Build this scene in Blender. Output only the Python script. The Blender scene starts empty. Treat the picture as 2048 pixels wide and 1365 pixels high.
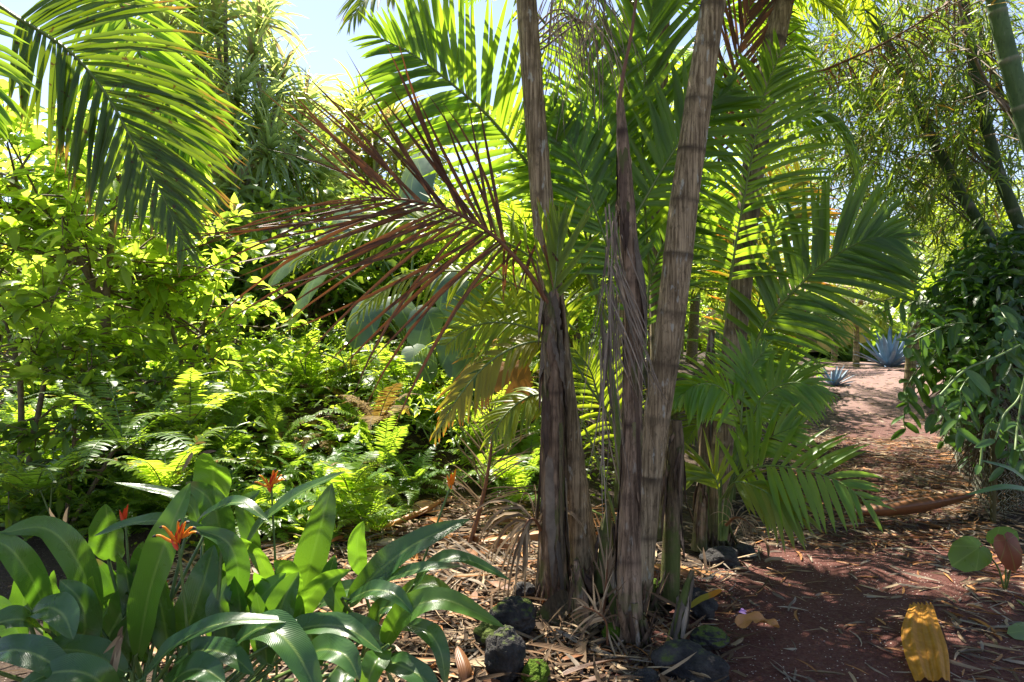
import bpy, math
import numpy as np
from math import radians, pi, sin, cos

SC = bpy.context.scene
COL = SC.collection
RG = np.random.default_rng(7)

# ------------------------------------------------------------------ camera, sky, sun, exposure
CAM_H = 1.5
F_PX = 1365.0                                   # focal length in photograph pixels (24 mm lens on a 36 mm frame)
cam_d = bpy.data.cameras.new('camera'); cam = bpy.data.objects.new('camera', cam_d); COL.objects.link(cam)
cam.location = (0, 0, CAM_H); cam.rotation_euler = (radians(90), 0, 0)
cam_d.lens = 24.0; cam_d.sensor_width = 36.0; cam_d.clip_start = 0.05; cam_d.clip_end = 3000
SC.camera = cam

SUN_EL, SUN_AZ = radians(59), radians(-24)      # azimuth from +Y, negative = to the left
world = bpy.data.worlds.new('World'); SC.world = world; world.use_nodes = True
wn = world.node_tree.nodes; bg = wn['Background']
sky = wn.new('ShaderNodeTexSky'); sky.sky_type = 'NISHITA'; sky.sun_disc = False
sky.sun_elevation = SUN_EL; sky.sun_rotation = SUN_AZ
sky.air_density = 1.0; sky.dust_density = 0.3; sky.ozone_density = 1.0
tint = wn.new('ShaderNodeMix'); tint.data_type = 'RGBA'; tint.blend_type = 'MULTIPLY'; tint.inputs[0].default_value = 1.0
tint.inputs[7].default_value = (1.02, .89, .88, 1)
world.node_tree.links.new(sky.outputs[0], tint.inputs[6]); world.node_tree.links.new(tint.outputs[2], bg.inputs[0]); bg.inputs[1].default_value = 0.085
sun_d = bpy.data.lights.new('sun', 'SUN'); sun = bpy.data.objects.new('sun', sun_d); COL.objects.link(sun)
sun_d.energy = 5.0; sun_d.angle = radians(0.5); sun_d.color = (1.0, 0.93, 0.80)
sv = np.array([sin(SUN_AZ) * cos(SUN_EL), cos(SUN_AZ) * cos(SUN_EL), sin(SUN_EL)])
from mathutils import Vector
sun.rotation_euler = Vector(sv).to_track_quat('Z', 'Y').to_euler()
SC.view_settings.view_transform = 'Standard'; SC.view_settings.look = 'None'
SC.view_settings.exposure = 1.8; SC.view_settings.gamma = 1.0
SC.render.engine = 'CYCLES'
cy = SC.cycles
cy.max_bounces = 8; cy.diffuse_bounces = 4; cy.glossy_bounces = 2; cy.transmission_bounces = 5; cy.transparent_max_bounces = 4
cy.sample_clamp_indirect = 6.0; cy.use_denoising = True; cy.caustics_reflective = False; cy.caustics_refractive = False

# ------------------------------------------------------------------ helpers
def P(px, py, d):
    return np.array([(px - 1024) / F_PX * d, d, CAM_H - (py - 682) / F_PX * d])
def PX(lst):
    return np.array([P(*q) for q in lst])
def nz(a):
    return a / np.maximum(np.linalg.norm(a, axis=-1, keepdims=True), 1e-9)
def V3(*a):
    return np.array(a, float)
def sm(a, b, x):
    t = np.clip((x - a) / (b - a), 0, 1); return t * t * (3 - 2 * t)
def catmull(pts, m):
    pts = np.asarray(pts, float)
    p = np.vstack([2 * pts[0] - pts[1], pts, 2 * pts[-1] - pts[-2]])
    n = len(pts) - 1
    u = np.linspace(0, n, m); i = np.minimum(u.astype(int), n - 1); f = (u - i)[:, None]
    a, b, c, d = p[i], p[i + 1], p[i + 2], p[i + 3]
    return 0.5 * (2 * b + (c - a) * f + (2 * a - 5 * b + 4 * c - d) * f ** 2 + (3 * b - a - 3 * c + d) * f ** 3)
def interp_rows(pts, u):
    x = np.clip(u, 0, 1) * (len(pts) - 1); i = np.minimum(x.astype(int), len(pts) - 2); f = (x - i)[:, None]
    return pts[i] * (1 - f) + pts[i + 1] * f
def randdir(n, zmin=-1, zmax=1):
    a = RG.uniform(0, 2 * pi, n); z = RG.uniform(zmin, zmax, n); r = np.sqrt(np.maximum(0, 1 - z * z))
    return np.stack([r * np.cos(a), r * np.sin(a), z], 1)
def snoise(p, seed=0, f=1.0, oct=3):
    rg = np.random.default_rng(seed); out = np.zeros(p.shape[:-1]); amp = 1.0
    for o in range(oct):
        for k in range(4):
            v = rg.normal(size=3) * f; out += amp * np.sin(p @ v + rg.uniform(0, 6.28)) / 4
        f *= 2.1; amp *= 0.5
    return out

_gf = {}
def grid_faces(r, c):
    if (r, c) not in _gf:
        i = np.arange(r - 1)[:, None] * c + np.arange(c - 1)[None]
        i = i.ravel(); _gf[(r, c)] = np.stack([i, i + 1, i + c + 1, i + c], 1)
    return _gf[(r, c)]
def multi_faces(N, r, c):
    f = grid_faces(r, c)
    return (np.arange(N)[:, None, None] * (r * c) + f[None]).reshape(-1, 4)

def ribbon(Pc, nrm, W, a=.4, b=.8, fold=.2, k=3, rnd=None, twist=0., w0=.04, wave=0.):
    """N centre lines (N,M,3) -> folded leaf blades"""
    N, M, _ = Pc.shape
    D = np.gradient(Pc, axis=1); D = nz(D)
    n3 = np.broadcast_to(np.asarray(nrm, float), (N, 3))[:, None, :] if np.ndim(nrm) < 3 else nrm
    S = nz(np.cross(D, n3)); NN = np.cross(S, D)
    t = np.linspace(0, 1, M)
    pr = ((t + .02) ** a) * np.maximum(1 - t, 0) ** b; pr = np.maximum(pr / pr.max(), w0)
    if np.any(twist):
        th = np.broadcast_to(np.asarray(twist, float), (N,))[:, None, None] * t[None, :, None]
        S, NN = S * np.cos(th) + NN * np.sin(th), NN * np.cos(th) - S * np.sin(th)
    w = np.broadcast_to(np.asarray(W, float), (N,))[:, None] * pr[None] * .5
    s = np.linspace(-1, 1, k)
    fo = np.broadcast_to(np.asarray(fold, float), (N,))[:, None, None]
    V = Pc[:, :, None, :] + S[:, :, None, :] * (w[:, :, None] * s)[..., None] + NN[:, :, None, :] * (w[:, :, None] * fo * np.abs(s) ** 1.3)[..., None]
    if rnd is None: rnd = RG.random(N)
    if wave:
        ph = (rnd * 20)[:, None, None]
        V = V + NN[:, :, None, :] * (wave * w[:, :, None] * np.abs(s) * np.sin(t[None, :, None] * 17 + ph + s * 2))[..., None]
    A = np.empty((N, M, k, 3)); A[..., 0] = rnd[:, None, None]; A[..., 1] = t[None, :, None]; A[..., 2] = s
    return V.reshape(-1, 3), multi_faces(N, M, k), A.reshape(-1, 3)

def strips(base, dirv, nrm, L, W, droop=0., n=4, sway=None, **kw):
    base = np.asarray(base, float); N = len(base)
    L = np.broadcast_to(np.asarray(L, float), (N,)); dr = np.broadcast_to(np.asarray(droop, float), (N,))
    d = nz(np.broadcast_to(np.asarray(dirv, float), (N, 3)).copy()); p = base.copy()
    Pc = np.empty((N, n + 1, 3)); G = V3(0, 0, -1)
    for i in range(n + 1):
        Pc[:, i] = p; p = p + d * (L / n)[:, None]
        d = d + G * (dr / n)[:, None]
        if sway is not None: d = d + sway / n
        d = nz(d)
    return ribbon(Pc, nrm, W, **kw)

def tubes(Pc, R, sides=6, rnd=None, tval=None):
    Pc = np.asarray(Pc, float)
    if Pc.ndim == 2: Pc = Pc[None]
    N, M, _ = Pc.shape
    R = np.broadcast_to(np.asarray(R, float), (N, M))
    T = nz(np.gradient(Pc, axis=1)); mean = nz(T.mean(1))
    ref = np.where((np.abs(mean[:, 2]) > .75)[:, None], V3(1, .13, 0), V3(.05, .1, 1))
    X = nz(np.cross(T, ref[:, None])); Y = np.cross(T, X)
    an = np.linspace(0, 2 * pi, sides + 1)
    V = Pc[:, :, None] + R[:, :, None, None] * (X[:, :, None] * np.cos(an)[:, None] + Y[:, :, None] * np.sin(an)[:, None])
    A = np.empty((N, M, sides + 1, 3))
    A[..., 0] = (RG.random(N) if rnd is None else np.broadcast_to(rnd, (N,)))[:, None, None]
    A[..., 1] = np.linspace(0, 1, M)[None, :, None] if tval is None else tval; A[..., 2] = an / (2 * pi)
    return V.reshape(-1, 3), multi_faces(N, M, sides + 1), A.reshape(-1, 3)

ORG = {}
class MB:
    def __init__(s): s.V = []; s.F = []; s.A = []; s.M = []; s.n = 0
    def add(s, vfa, mi=0):
        v, f, a = vfa; s.V.append(v); s.F.append(f + s.n); s.A.append(a); s.M.append(np.full(len(f), mi, np.int32)); s.n += len(v); return s
    def mesh(s, name, mats, org):
        V = np.concatenate(s.V) - org; F = np.concatenate(s.F); A = np.concatenate(s.A)
        me = bpy.data.meshes.new(name); me.vertices.add(len(V)); me.loops.add(F.size); me.polygons.add(len(F))
        me.vertices.foreach_set('co', V.astype(np.float32).ravel())
        me.loops.foreach_set('vertex_index', F.astype(np.int32).ravel())
        me.polygons.foreach_set('loop_start', np.arange(0, F.size, 4, dtype=np.int32))
        me.polygons.foreach_set('use_smooth', np.ones(len(F), bool))
        mats = mats if isinstance(mats, (list, tuple)) else [mats]
        for m in mats: me.materials.append(m)
        me.polygons.foreach_set('material_index', np.concatenate(s.M))
        at = me.attributes.new('la', 'FLOAT_VECTOR', 'POINT'); at.data.foreach_set('vector', A.astype(np.float32).ravel())
        me.update(); me.validate()
        return me
    def obj(s, name, mats, parent=None, org=None):
        if parent is not None: o0 = ORG[parent.name]
        else: o0 = np.zeros(3) if org is None else np.asarray(org, float)
        o = bpy.data.objects.new(name, s.mesh(name, mats, o0)); COL.objects.link(o)
        if parent is not None: o.parent = parent
        else: o.location = o0
        ORG[o.name] = o0
        return o
def tag(o, label=None, cat=None, group=None, kind=None):
    if label: o['label'] = label
    if cat: o['category'] = cat
    if group: o['group'] = group
    if kind: o['kind'] = kind
    return o
def thing(name, label, cat, loc, group=None):
    o = bpy.data.objects.new(name, None); COL.objects.link(o); o.location = loc; o.empty_display_size = .1
    ORG[o.name] = np.asarray(loc, float)
    return tag(o, label, cat, group)

# ------------------------------------------------------------------ materials
def mat_new(name):
    m = bpy.data.materials.new(name); m.use_nodes = True
    nt = m.node_tree; nt.nodes.clear()
    out = nt.nodes.new('ShaderNodeOutputMaterial')
    return m, nt, out
class NT:
    def __init__(s, nt): s.nt = nt
    def node(s, typ, **kw):
        n = s.nt.nodes.new(typ)
        for k, v in kw.items(): setattr(n, k, v)
        return n
    def link(s, a, b): s.nt.links.new(a, b)
    def setin(s, sock, v):
        if hasattr(v, 'is_linked') or isinstance(v, bpy.types.NodeSocket): s.link(v, sock)
        elif isinstance(v, (tuple, list)): sock.default_value = tuple(v) + ((1,) if len(v) == 3 and len(sock.default_value) == 4 else ())
        else: sock.default_value = v
    def mix(s, f, a, b, bt='MIX'):
        n = s.node('ShaderNodeMix', data_type='RGBA', blend_type=bt)
        s.setin(n.inputs[0], f); s.setin(n.inputs[6], a); s.setin(n.inputs[7], b); return n.outputs[2]
    def math(s, op, a, b=0., c=0.):
        n = s.node('ShaderNodeMath', operation=op); s.setin(n.inputs[0], a); s.setin(n.inputs[1], b); s.setin(n.inputs[2], c); return n.outputs[0]
    def ramp(s, f, a, b):
        n = s.node('ShaderNodeMapRange', interpolation_type='SMOOTHSTEP'); s.setin(n.inputs[0], f); n.inputs[1].default_value = a; n.inputs[2].default_value = b; return n.outputs[0]
    def coord(s, scale=(1, 1, 1), kind='Object'):
        c = s.node('ShaderNodeTexCoord'); m = s.node('ShaderNodeMapping'); m.inputs[3].default_value = scale
        s.link(c.outputs[kind], m.inputs[0]); return m.outputs[0]
    def pos(s, scale=(1, 1, 1)):
        c = s.node('ShaderNodeNewGeometry'); m = s.node('ShaderNodeMapping'); m.inputs[3].default_value = scale
        s.link(c.outputs['Position'], m.inputs[0]); return m.outputs[0]
    def noise(s, vec, scale, detail=3., rough=.55):
        n = s.node('ShaderNodeTexNoise'); s.link(vec, n.inputs['Vector']); n.inputs['Scale'].default_value = scale
        n.inputs['Detail'].default_value = detail; n.inputs['Roughness'].default_value = rough; return n.outputs['Fac']
    def la(s):
        a = s.node('ShaderNodeAttribute', attribute_name='la'); x = s.node('ShaderNodeSeparateXYZ'); s.link(a.outputs['Vector'], x.inputs[0]); return x.outputs
    def bump(s, h, strength, dist=.01):
        b = s.node('ShaderNodeBump'); b.inputs['Strength'].default_value = strength; b.inputs['Distance'].default_value = dist; s.link(h, b.inputs['Height']); return b.outputs[0]
    def bsdf(s, col, rough=.5, spec=.5, normal=None):
        b = s.node('ShaderNodeBsdfPrincipled'); s.setin(b.inputs['Base Color'], col); s.setin(b.inputs['Roughness'], rough)
        b.inputs['Specular IOR Level'].default_value = spec
        if normal is not None: s.link(normal, b.inputs['Normal'])
        return b.outputs[0]

def leaf_mat(name, c1, c2, tr, fac=.45, rough=.42, spec=.5, tip=None, tip0=.75, rib=.25, veins=0., old=None, old_n=.08, spots=None):
    m, nt, out = mat_new(name); g = NT(nt); r, t, s = g.la()
    n = g.noise(g.coord((1, 1, 1)), 9., 3.)
    col = g.mix(r, c1, c2)
    trc = g.mix(r, tr, tuple(np.array(tr) * np.array([.62, .74, .8])))
    v = g.math('MULTIPLY_ADD', n, .9, .55)
    vv = g.node('ShaderNodeCombineColor'); [g.link(v, vv.inputs[i]) for i in range(3)]
    col = g.mix(1., col, vv.outputs[0], 'MULTIPLY')
    sa = g.math('ABSOLUTE', s)
    if rib:
        rb = g.math('MULTIPLY', g.math('SUBTRACT', 1., g.ramp(sa, .03, .12)), rib)
        col = g.mix(rb, col, (.22, .30, .07))
    if old is not None:
        o = g.ramp(r, 1 - old_n - .02, 1 - old_n + .02); col = g.mix(o, col, old); trc = g.mix(o, trc, tuple(np.array(old) * 1.2))
    if tip is not None:
        f = g.ramp(g.math('ADD', t, g.math('MULTIPLY', g.math('SUBTRACT', g.math('MULTIPLY', n, 1.4), g.math('MULTIPLY_ADD', r, -.5, .9)), .45)), tip0, tip0 + .18)
        col = g.mix(f, col, tip); trc = g.mix(f, trc, tuple(np.array(tip) * 1.3))
    if spots is not None:
        f = g.ramp(g.noise(g.coord(), 26., 2.), .64, .70); col = g.mix(f, col, spots); trc = g.mix(f, trc, spots)
    nor = None
    if veins:
        w = g.math('SINE', g.math('ADD', g.math('MULTIPLY', t, 230.), g.math('MULTIPLY', sa, -60.)))
        h = g.math('MULTIPLY_ADD', w, .5, g.math('MULTIPLY', n, .8))
        nor = g.bump(h, veins, .004)
        vl = g.math('MULTIPLY', g.ramp(w, .5, 1.), .07); col = g.mix(vl, col, (.16, .26, .07))
    else:
        nor = g.bump(g.noise(g.coord((1, 1, 1)), 60., 2.), .12, .004)
    b = g.bsdf(col, g.math('MULTIPLY_ADD', n, .25, rough - .12), spec, nor)
    tl = g.node('ShaderNodeBsdfTranslucent'); g.link(trc, tl.inputs[0])
    mx = g.node('ShaderNodeMixShader'); mx.inputs[0].default_value = fac; g.link(b, mx.inputs[1]); g.link(tl.outputs[0], mx.inputs[2])
    g.link(mx.outputs[0], out.inputs[0]); return m

def dry_mat(name, c1, c2, fac=.2, rough=.75, sc=20., tr=None, spec=.25):
    m, nt, out = mat_new(name); g = NT(nt); r, t, s = g.la()
    n = g.noise(g.coord((1, 1, 1)), sc, 4.)
    col = g.mix(g.ramp(g.math('ADD', g.math('MULTIPLY', r, .6), g.math('MULTIPLY', n, .6)), .25, .95), c1, c2)
    fib = g.math('SINE', g.math('MULTIPLY', s, 22.))
    b = g.bsdf(col, rough, spec, g.bump(g.math('MULTIPLY_ADD', fib, .25, n), .35, .006))
    tl = g.node('ShaderNodeBsdfTranslucent'); g.link(col if tr is None else g.mix(.5, col, tr), tl.inputs[0])
    mx = g.node('ShaderNodeMixShader'); mx.inputs[0].default_value = fac; g.link(b, mx.inputs[1]); g.link(tl.outputs[0], mx.inputs[2])
    g.link(mx.outputs[0], out.inputs[0]); return m

def bark_mat(name, c1, c2, ring, moss=.0, moss_h=.8, lichen=.0, fib=70.):
    m, nt, out = mat_new(name); g = NT(nt); r, t, s = g.la()
    st = g.noise(g.coord((fib, fib, 2.2)), 1., 6., .72)
    big = g.noise(g.coord((1, 1, .6)), 7., 4.)
    col = g.mix(g.ramp(st, .36, .64), c1, c2)
    col = g.mix(g.math('MULTIPLY', g.ramp(big, .45, .75), .55), col, tuple(np.array(c1) * .55))
    col = g.mix(g.math('MULTIPLY', g.ramp(g.noise(g.coord((1, 1, .5)), 42., 5., .7), .52, .66), .5), col, tuple(np.array(c1) * .45))
    if lichen:
        col = g.mix(g.math('MULTIPLY', g.ramp(g.noise(g.coord((1, 1, .35)), 28., 4.), .6, .68), lichen), col, (.5, .5, .44))
    col = g.mix(g.math('MULTIPLY', g.math('MULTIPLY', r, .95), g.ramp(g.math('ADD', st, g.math('MULTIPLY', big, .6)), .35, .85)), col, ring)
    if moss:
        f = g.math('MULTIPLY', g.ramp(g.math('ADD', g.noise(g.coord(), 9., 4.), g.math('MULTIPLY', t, -.55 / moss_h)), .18, .42), moss)
        col = g.mix(f, col, (.085, .12, .022))
    b = g.bsdf(col, .82, .25, g.bump(g.math('MULTIPLY_ADD', big, .5, st), .9, .016))
    g.link(b, out.inputs[0]); return m

def simple_mat(name, c1, c2, sc=12., rough=.6, spec=.4, bump=.3, detail=4., stretch=(1, 1, 1), bd=.01, metallic=0.):
    m, nt, out = mat_new(name); g = NT(nt)
    n = g.noise(g.coord(stretch), sc, detail)
    b = g.bsdf(g.mix(g.ramp(n, .3, .7), c1, c2), rough, spec, g.bump(n, bump, bd))
    nt.nodes[-1]
    for x in nt.nodes:
        if x.type == 'BSDF_PRINCIPLED': x.inputs['Metallic'].default_value = metallic
    g.link(b, out.inputs[0]); return m

M = {}
M['palm'] = leaf_mat('palm_leaf', (.060, .130, .015), (.100, .165, .019), (.50, .70, .03), .50, .38, .5, rib=.3)
M['palm_lit'] = leaf_mat('palm_leaf_backlit', (.100, .160, .020), (.145, .200, .024), (.62, .70, .03), .52, .4, .45, rib=.3, tip=(.40, .22, .03), tip0=.93)  # yellow-green palm leaf copy, backlighting put into its colour
M['palm_bright'] = leaf_mat('palm_leaf_bright', (.085, .185, .022), (.125, .220, .026), (.56, .80, .05), .50, .38, .5, rib=.3)
M['palm_dark'] = leaf_mat('palm_leaf_deep_green', (.042, .100, .014), (.070, .135, .018), (.36, .56, .025), .45, .36, .5, rib=.25)
M['palm_tipped'] = leaf_mat('palm_leaf_brown_tips', (.050, .105, .014), (.080, .130, .016), (.25, .34, .012), .42, .38, .45, tip=(.38, .20, .03), tip0=.84, rib=.3, spots=(.10, .06, .01))
M['palm_gold'] = leaf_mat('palm_leaf_turning', (.16, .19, .03), (.30, .24, .03), (.62, .50, .03), .48, .42, .4, tip=(.52, .22, .02), tip0=.7, rib=.3)
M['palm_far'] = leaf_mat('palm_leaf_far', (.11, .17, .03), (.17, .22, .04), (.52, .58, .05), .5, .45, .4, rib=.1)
M['dead_frond'] = dry_mat('dry_red_brown_frond', (.075, .030, .012), (.20, .080, .028), .16, .5, 14., (.30, .10, .02), .4)
M['dry'] = dry_mat('dry_tan_leaf', (.13, .085, .050), (.46, .34, .21), .15, .8, 9.)
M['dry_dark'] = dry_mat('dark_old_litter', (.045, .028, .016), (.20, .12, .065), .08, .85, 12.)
M['dry_grey'] = dry_mat('dry_grey_fibre', (.12, .095, .072), (.36, .29, .22), .12, .85, 16.)
M['sheath'] = dry_mat('orange_sheath', (.25, .10, .030), (.48, .22, .070), .15, .5, 7., None, .4)
M['midrib'] = simple_mat('green_midrib', (.10, .16, .03), (.17, .22, .05), 20., .45, .5, .1)
M['midrib_dead'] = simple_mat('brown_midrib', (.12, .05, .022), (.20, .085, .035), 20., .55, .4, .2)
M['shrub'] = leaf_mat('broad_leaf_light', (.105, .185, .025), (.150, .215, .030), (.74, .92, .08), .60, .40, .5, rib=.3, old=(.45, .26, .02), old_n=.006)
M['shrub_dark'] = leaf_mat('broad_leaf_mid', (.045, .100, .022), (.080, .145, .026), (.42, .56, .03), .45, .38, .5, rib=.3)
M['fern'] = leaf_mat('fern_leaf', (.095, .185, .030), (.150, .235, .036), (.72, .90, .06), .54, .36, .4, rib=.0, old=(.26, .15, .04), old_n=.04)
M['fern_dark'] = leaf_mat('fern_leaf_shaded', (.065, .150, .034), (.105, .190, .038), (.58, .78, .05), .50, .36, .4, rib=.0)  # darker fern copy, undergrowth shade put into the leaf colour
M['fern_brown'] = dry_mat('fern_leaf_withered', (.12, .07, .02), (.30, .20, .05), .3, .7, 10., (.4, .25, .03))
M['cover'] = leaf_mat('ground_cover_leaf', (.095, .175, .028), (.150, .225, .032), (.74, .90, .06), .54, .36, .4, rib=.1, old=(.40, .26, .03), old_n=.02)
M['pandan'] = leaf_mat('screwpine_leaf', (.15, .22, .10), (.24, .30, .14), (.80, .90, .20), .48, .34, .55, rib=.2, old=(.34, .25, .12), old_n=.10)
M['pandan_lit'] = leaf_mat('screwpine_leaf_sunlit', (.19, .23, .05), (.28, .30, .07), (.66, .66, .07), .45, .4, .5, rib=.2, old=(.4, .28, .1), old_n=.12)  # yellow copy of the screwpine leaf, sunlight painted into its colour
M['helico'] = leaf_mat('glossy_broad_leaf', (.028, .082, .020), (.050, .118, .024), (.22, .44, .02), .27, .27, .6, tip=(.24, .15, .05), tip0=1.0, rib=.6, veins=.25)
M['helico_lit'] = leaf_mat('glossy_broad_leaf_sunlit', (.050, .130, .020), (.075, .160, .024), (.34, .62, .03), .42, .3, .55, rib=.6, veins=.25)  # lighter copy for blades standing in sun, the light is in the colour
M['taro'] = leaf_mat('elephant_ear_leaf', (.055, .105, .045), (.085, .140, .060), (.18, .32, .05), .14, .33, .7, rib=.9, veins=.0)
M['taro_lit'] = leaf_mat('elephant_ear_leaf_sunlit', (.10, .16, .04), (.13, .19, .05), (.50, .66, .05), .40, .28, .7, rib=.9)  # brighter ear-leaf copy, its colour stands in for sunlight
M['taro_dead'] = dry_mat('elephant_ear_leaf_withered', (.20, .085, .020), (.40, .19, .05), .3, .6, 6., (.5, .2, .03))
M['bamboo_leaf'] = leaf_mat('bamboo_leaf', (.065, .130, .028), (.115, .170, .030), (.38, .50, .03), .45, .42, .4, rib=.0, old=(.42, .24, .03), old_n=.05)
M['vine'] = leaf_mat('vine_leaf', (.036, .095, .024), (.080, .155, .032), (.26, .50, .03), .32, .32, .55, rib=.3)
M['vine_dark'] = leaf_mat('creeper_leaf_dark', (.020, .056, .015), (.044, .092, .020), (.16, .32, .02), .3, .34, .5, rib=.2)
M['agave'] = simple_mat('blue_agave_leaf', (.12, .19, .27), (.17, .25, .34), 5., .55, .3, .1)
M['bark_grey'] = bark_mat('ringed_palm_bark', (.125, .085, .046), (.48, .36, .22), (.050, .034, .022), .3, .6, .6)
M['bark_tan'] = bark_mat('tan_palm_bark', (.13, .095, .052), (.40, .31, .185), (.055, .04, .026), .5, .8, .4)
M['bark_brown'] = bark_mat('brown_sheathed_bark', (.080, .050, .030), (.36, .245, .16), (.05, .03, .022), .55, .5, .25, 45.)
M['bark_dark'] = bark_mat('dark_mossy_bark', (.085, .060, .035), (.21, .150, .085), (.03, .025, .018), .8, 1.1, .1)
M['bark_pale'] = bark_mat('pale_branch_bark', (.30, .27, .22), (.55, .50, .43), (.1, .08, .06), 0, 1, .4)
M['stem_brown'] = simple_mat('woody_stem', (.10, .075, .045), (.19, .14, .085), 30., .7, .3, .3)
M['stem_green'] = simple_mat('green_stem', (.07, .12, .03), (.12, .18, .04), 20., .45, .5, .1)
M['culm'] = bark_mat('bamboo_culm', (.075, .125, .055), (.115, .175, .075), (.25, .24, .17), 0, 1, .12, 14.)
M['culm_dark'] = bark_mat('bamboo_culm_dark', (.035, .060, .024), (.065, .095, .036), (.16, .15, .11), 0, 1, .15, 14.)
M['wire'] = simple_mat('galvanised_wire', (.13, .135, .085), (.27, .27, .20), 25., .55, .5, .2, metallic=.3)
M['root'] = dry_mat('mossy_root', (.035, .030, .012), (.12, .10, .04), .1, .85, 14.)
M['pod'] = dry_mat('brown_pod', (.13, .050, .018), (.30, .130, .045), .05, .45, 5., None, .5)
M['orange'] = simple_mat('orange_bract', (.80, .22, .015), (.90, .32, .02), 14., .4, .5, .05)
M['red'] = simple_mat('red_bract', (.62, .045, .02), (.75, .09, .02), 14., .4, .5, .05)
M['black_tip'] = simple_mat('dark_petal_tip', (.02, .018, .02), (.05, .045, .03), 14., .5, .4, .05)
M['purple'] = simple_mat('purple_petal', (.42, .20, .50), (.55, .32, .60), 30., .5, .3, .1)
M['roof'] = simple_mat('red_roof', (.42, .26, .22), (.52, .34, .29), 3., .8, .2, .2)
M['wallpaint'] = simple_mat('ochre_wall', (.52, .36, .14), (.58, .42, .18), 2., .8, .2, .1)
M['white'] = simple_mat('white_paint', (.70, .70, .68), (.78, .78, .76), 4., .6, .3, .1)
M['red_leaf'] = leaf_mat('red_brown_leaf', (.16, .045, .025), (.22, .065, .03), (.40, .10, .03), .35, .35, .5, rib=.5)
M['husk'] = dry_mat('golden_husk', (.30, .12, .015), (.64, .31, .04), .3, .5, 30., (.7, .35, .03))

def rock_mat():
    m, nt, out = mat_new('mossy_lava_rock'); g = NT(nt)
    p = g.coord(); n = g.noise(p, 9., 6., .65); n2 = g.noise(p, 60., 4.)
    col = g.mix(g.ramp(n, .35, .7), (.018, .017, .018), (.070, .064, .060))
    geo = g.node('ShaderNodeNewGeometry'); x = g.node('ShaderNodeSeparateXYZ'); g.link(geo.outputs['Normal'], x.inputs[0])
    r, t, s = g.la()
    f = g.ramp(g.math('ADD', g.math('ADD', g.math('MULTIPLY', x.outputs[2], .35), n), g.math('MULTIPLY_ADD', r, .8, -.6)), .55, .72)
    col = g.mix(f, col, g.mix(n2, (.040, .060, .012), (.10, .13, .022)))
    g.link(g.bsdf(col, .9, .25, g.bump(g.math('MULTIPLY_ADD', n2, .5, n), 1., .03)), out.inputs[0]); return m
M['rock'] = rock_mat()
def moss_mat():
    m, nt, out = mat_new('green_moss'); g = NT(nt)
    n = g.noise(g.coord(), 90., 4.); col = g.mix(n, (.030, .062, .008), (.105, .165, .018))
    g.link(g.bsdf(col, .95, .1, g.bump(n, 1., .02)), out.inputs[0]); return m
M['moss'] = moss_mat()

def ground_mat(name, ca, cb, cc, speck, far=None):
    m, nt, out = mat_new(name); g = NT(nt); p = g.pos()
    n = g.noise(p, 1.6, 5.); n2 = g.noise(p, 34., 5., .7)
    col = g.mix(g.ramp(n, .35, .65), ca, cb); col = g.mix(g.ramp(n2, .45, .75), col, cc)
    v = g.node('ShaderNodeTexVoronoi'); g.link(p, v.inputs['Vector']); v.inputs['Scale'].default_value = 95.
    h = g.node('ShaderNodeSeparateColor'); g.link(v.outputs['Color'], h.inputs[0])
    dark = g.math('MULTIPLY', h.outputs[1], .5)
    col = g.mix(dark, col, tuple(np.array(ca) * .4))
    f = g.math('MULTIPLY', g.math('GREATER_THAN', h.outputs[0], .945), g.math('LESS_THAN', v.outputs['Distance'], .36))
    col = g.mix(f, col, speck)
    hgt = g.math('MULTIPLY_ADD', n2, .6, g.math('MULTIPLY', v.outputs['Distance'], -.6))
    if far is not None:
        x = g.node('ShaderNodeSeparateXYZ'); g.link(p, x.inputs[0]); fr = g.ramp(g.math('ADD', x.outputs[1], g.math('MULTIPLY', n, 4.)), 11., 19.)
        col = g.mix(fr, col, g.mix(n2, tuple(np.array(far) * .7), far))  # far stretch paled in colour, standing in for sunlight on the path
    g.link(g.bsdf(col, .92, .25, g.bump(hgt, .9, .012)), out.inputs[0]); return m
M['soil'] = ground_mat('dark_soil', (.032, .020, .014), (.060, .036, .024), (.11, .078, .052), (.26, .21, .17))
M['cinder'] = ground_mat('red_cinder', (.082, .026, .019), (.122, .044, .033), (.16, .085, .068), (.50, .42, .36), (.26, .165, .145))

# ------------------------------------------------------------------ ground and path
def path_x(y): return 1.50 + .55 * (y - 3.0)
def gz(x, y):
    x = np.asarray(x, float); y = np.asarray(y, float)
    u = path_x(y) - x
    h = 1.0 * sm(1.8, 5.0, u) * sm(5.0, 8.3, y)
    h = h + .55 * sm(11, 22, y) * (1 - sm(1.8, 5.0, u))
    h = h + .035 * np.sin(x * 1.7 + 1) * np.sin(y * 1.3) + .02 * np.sin(x * 4.1) * np.sin(y * 3.7 + 2)
    return h
def G(x, y, dz=0.): return np.array([x, y, float(gz(x, y)) + dz])
def sheet(name, xs, ys, fx, mat, dz):
    X, Y = np.meshgrid(xs, ys); 
    if fx: X = fx(X, Y)
    Z = gz(X, Y) + dz(X, Y)
    V = np.stack([X, Y, Z], -1).reshape(-1, 3)
    A = np.zeros_like(V); mb = MB().add((V, grid_faces(len(ys), len(xs)), A)); return mb.obj(name, mat)
xs = np.concatenate([[-900, -300, -120, -60, -40], np.linspace(-26, 30, 150), [45, 70, 130, 300, 900]])
ys = np.concatenate([[-300, -60, -20, -8], np.linspace(-3, 26, 150), [29, 33, 40, 50, 70, 100, 200, 500, 1500]])
tag(sheet('ground', xs, ys, None, M['soil'], lambda X, Y: 0 * X), kind='structure')
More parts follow.
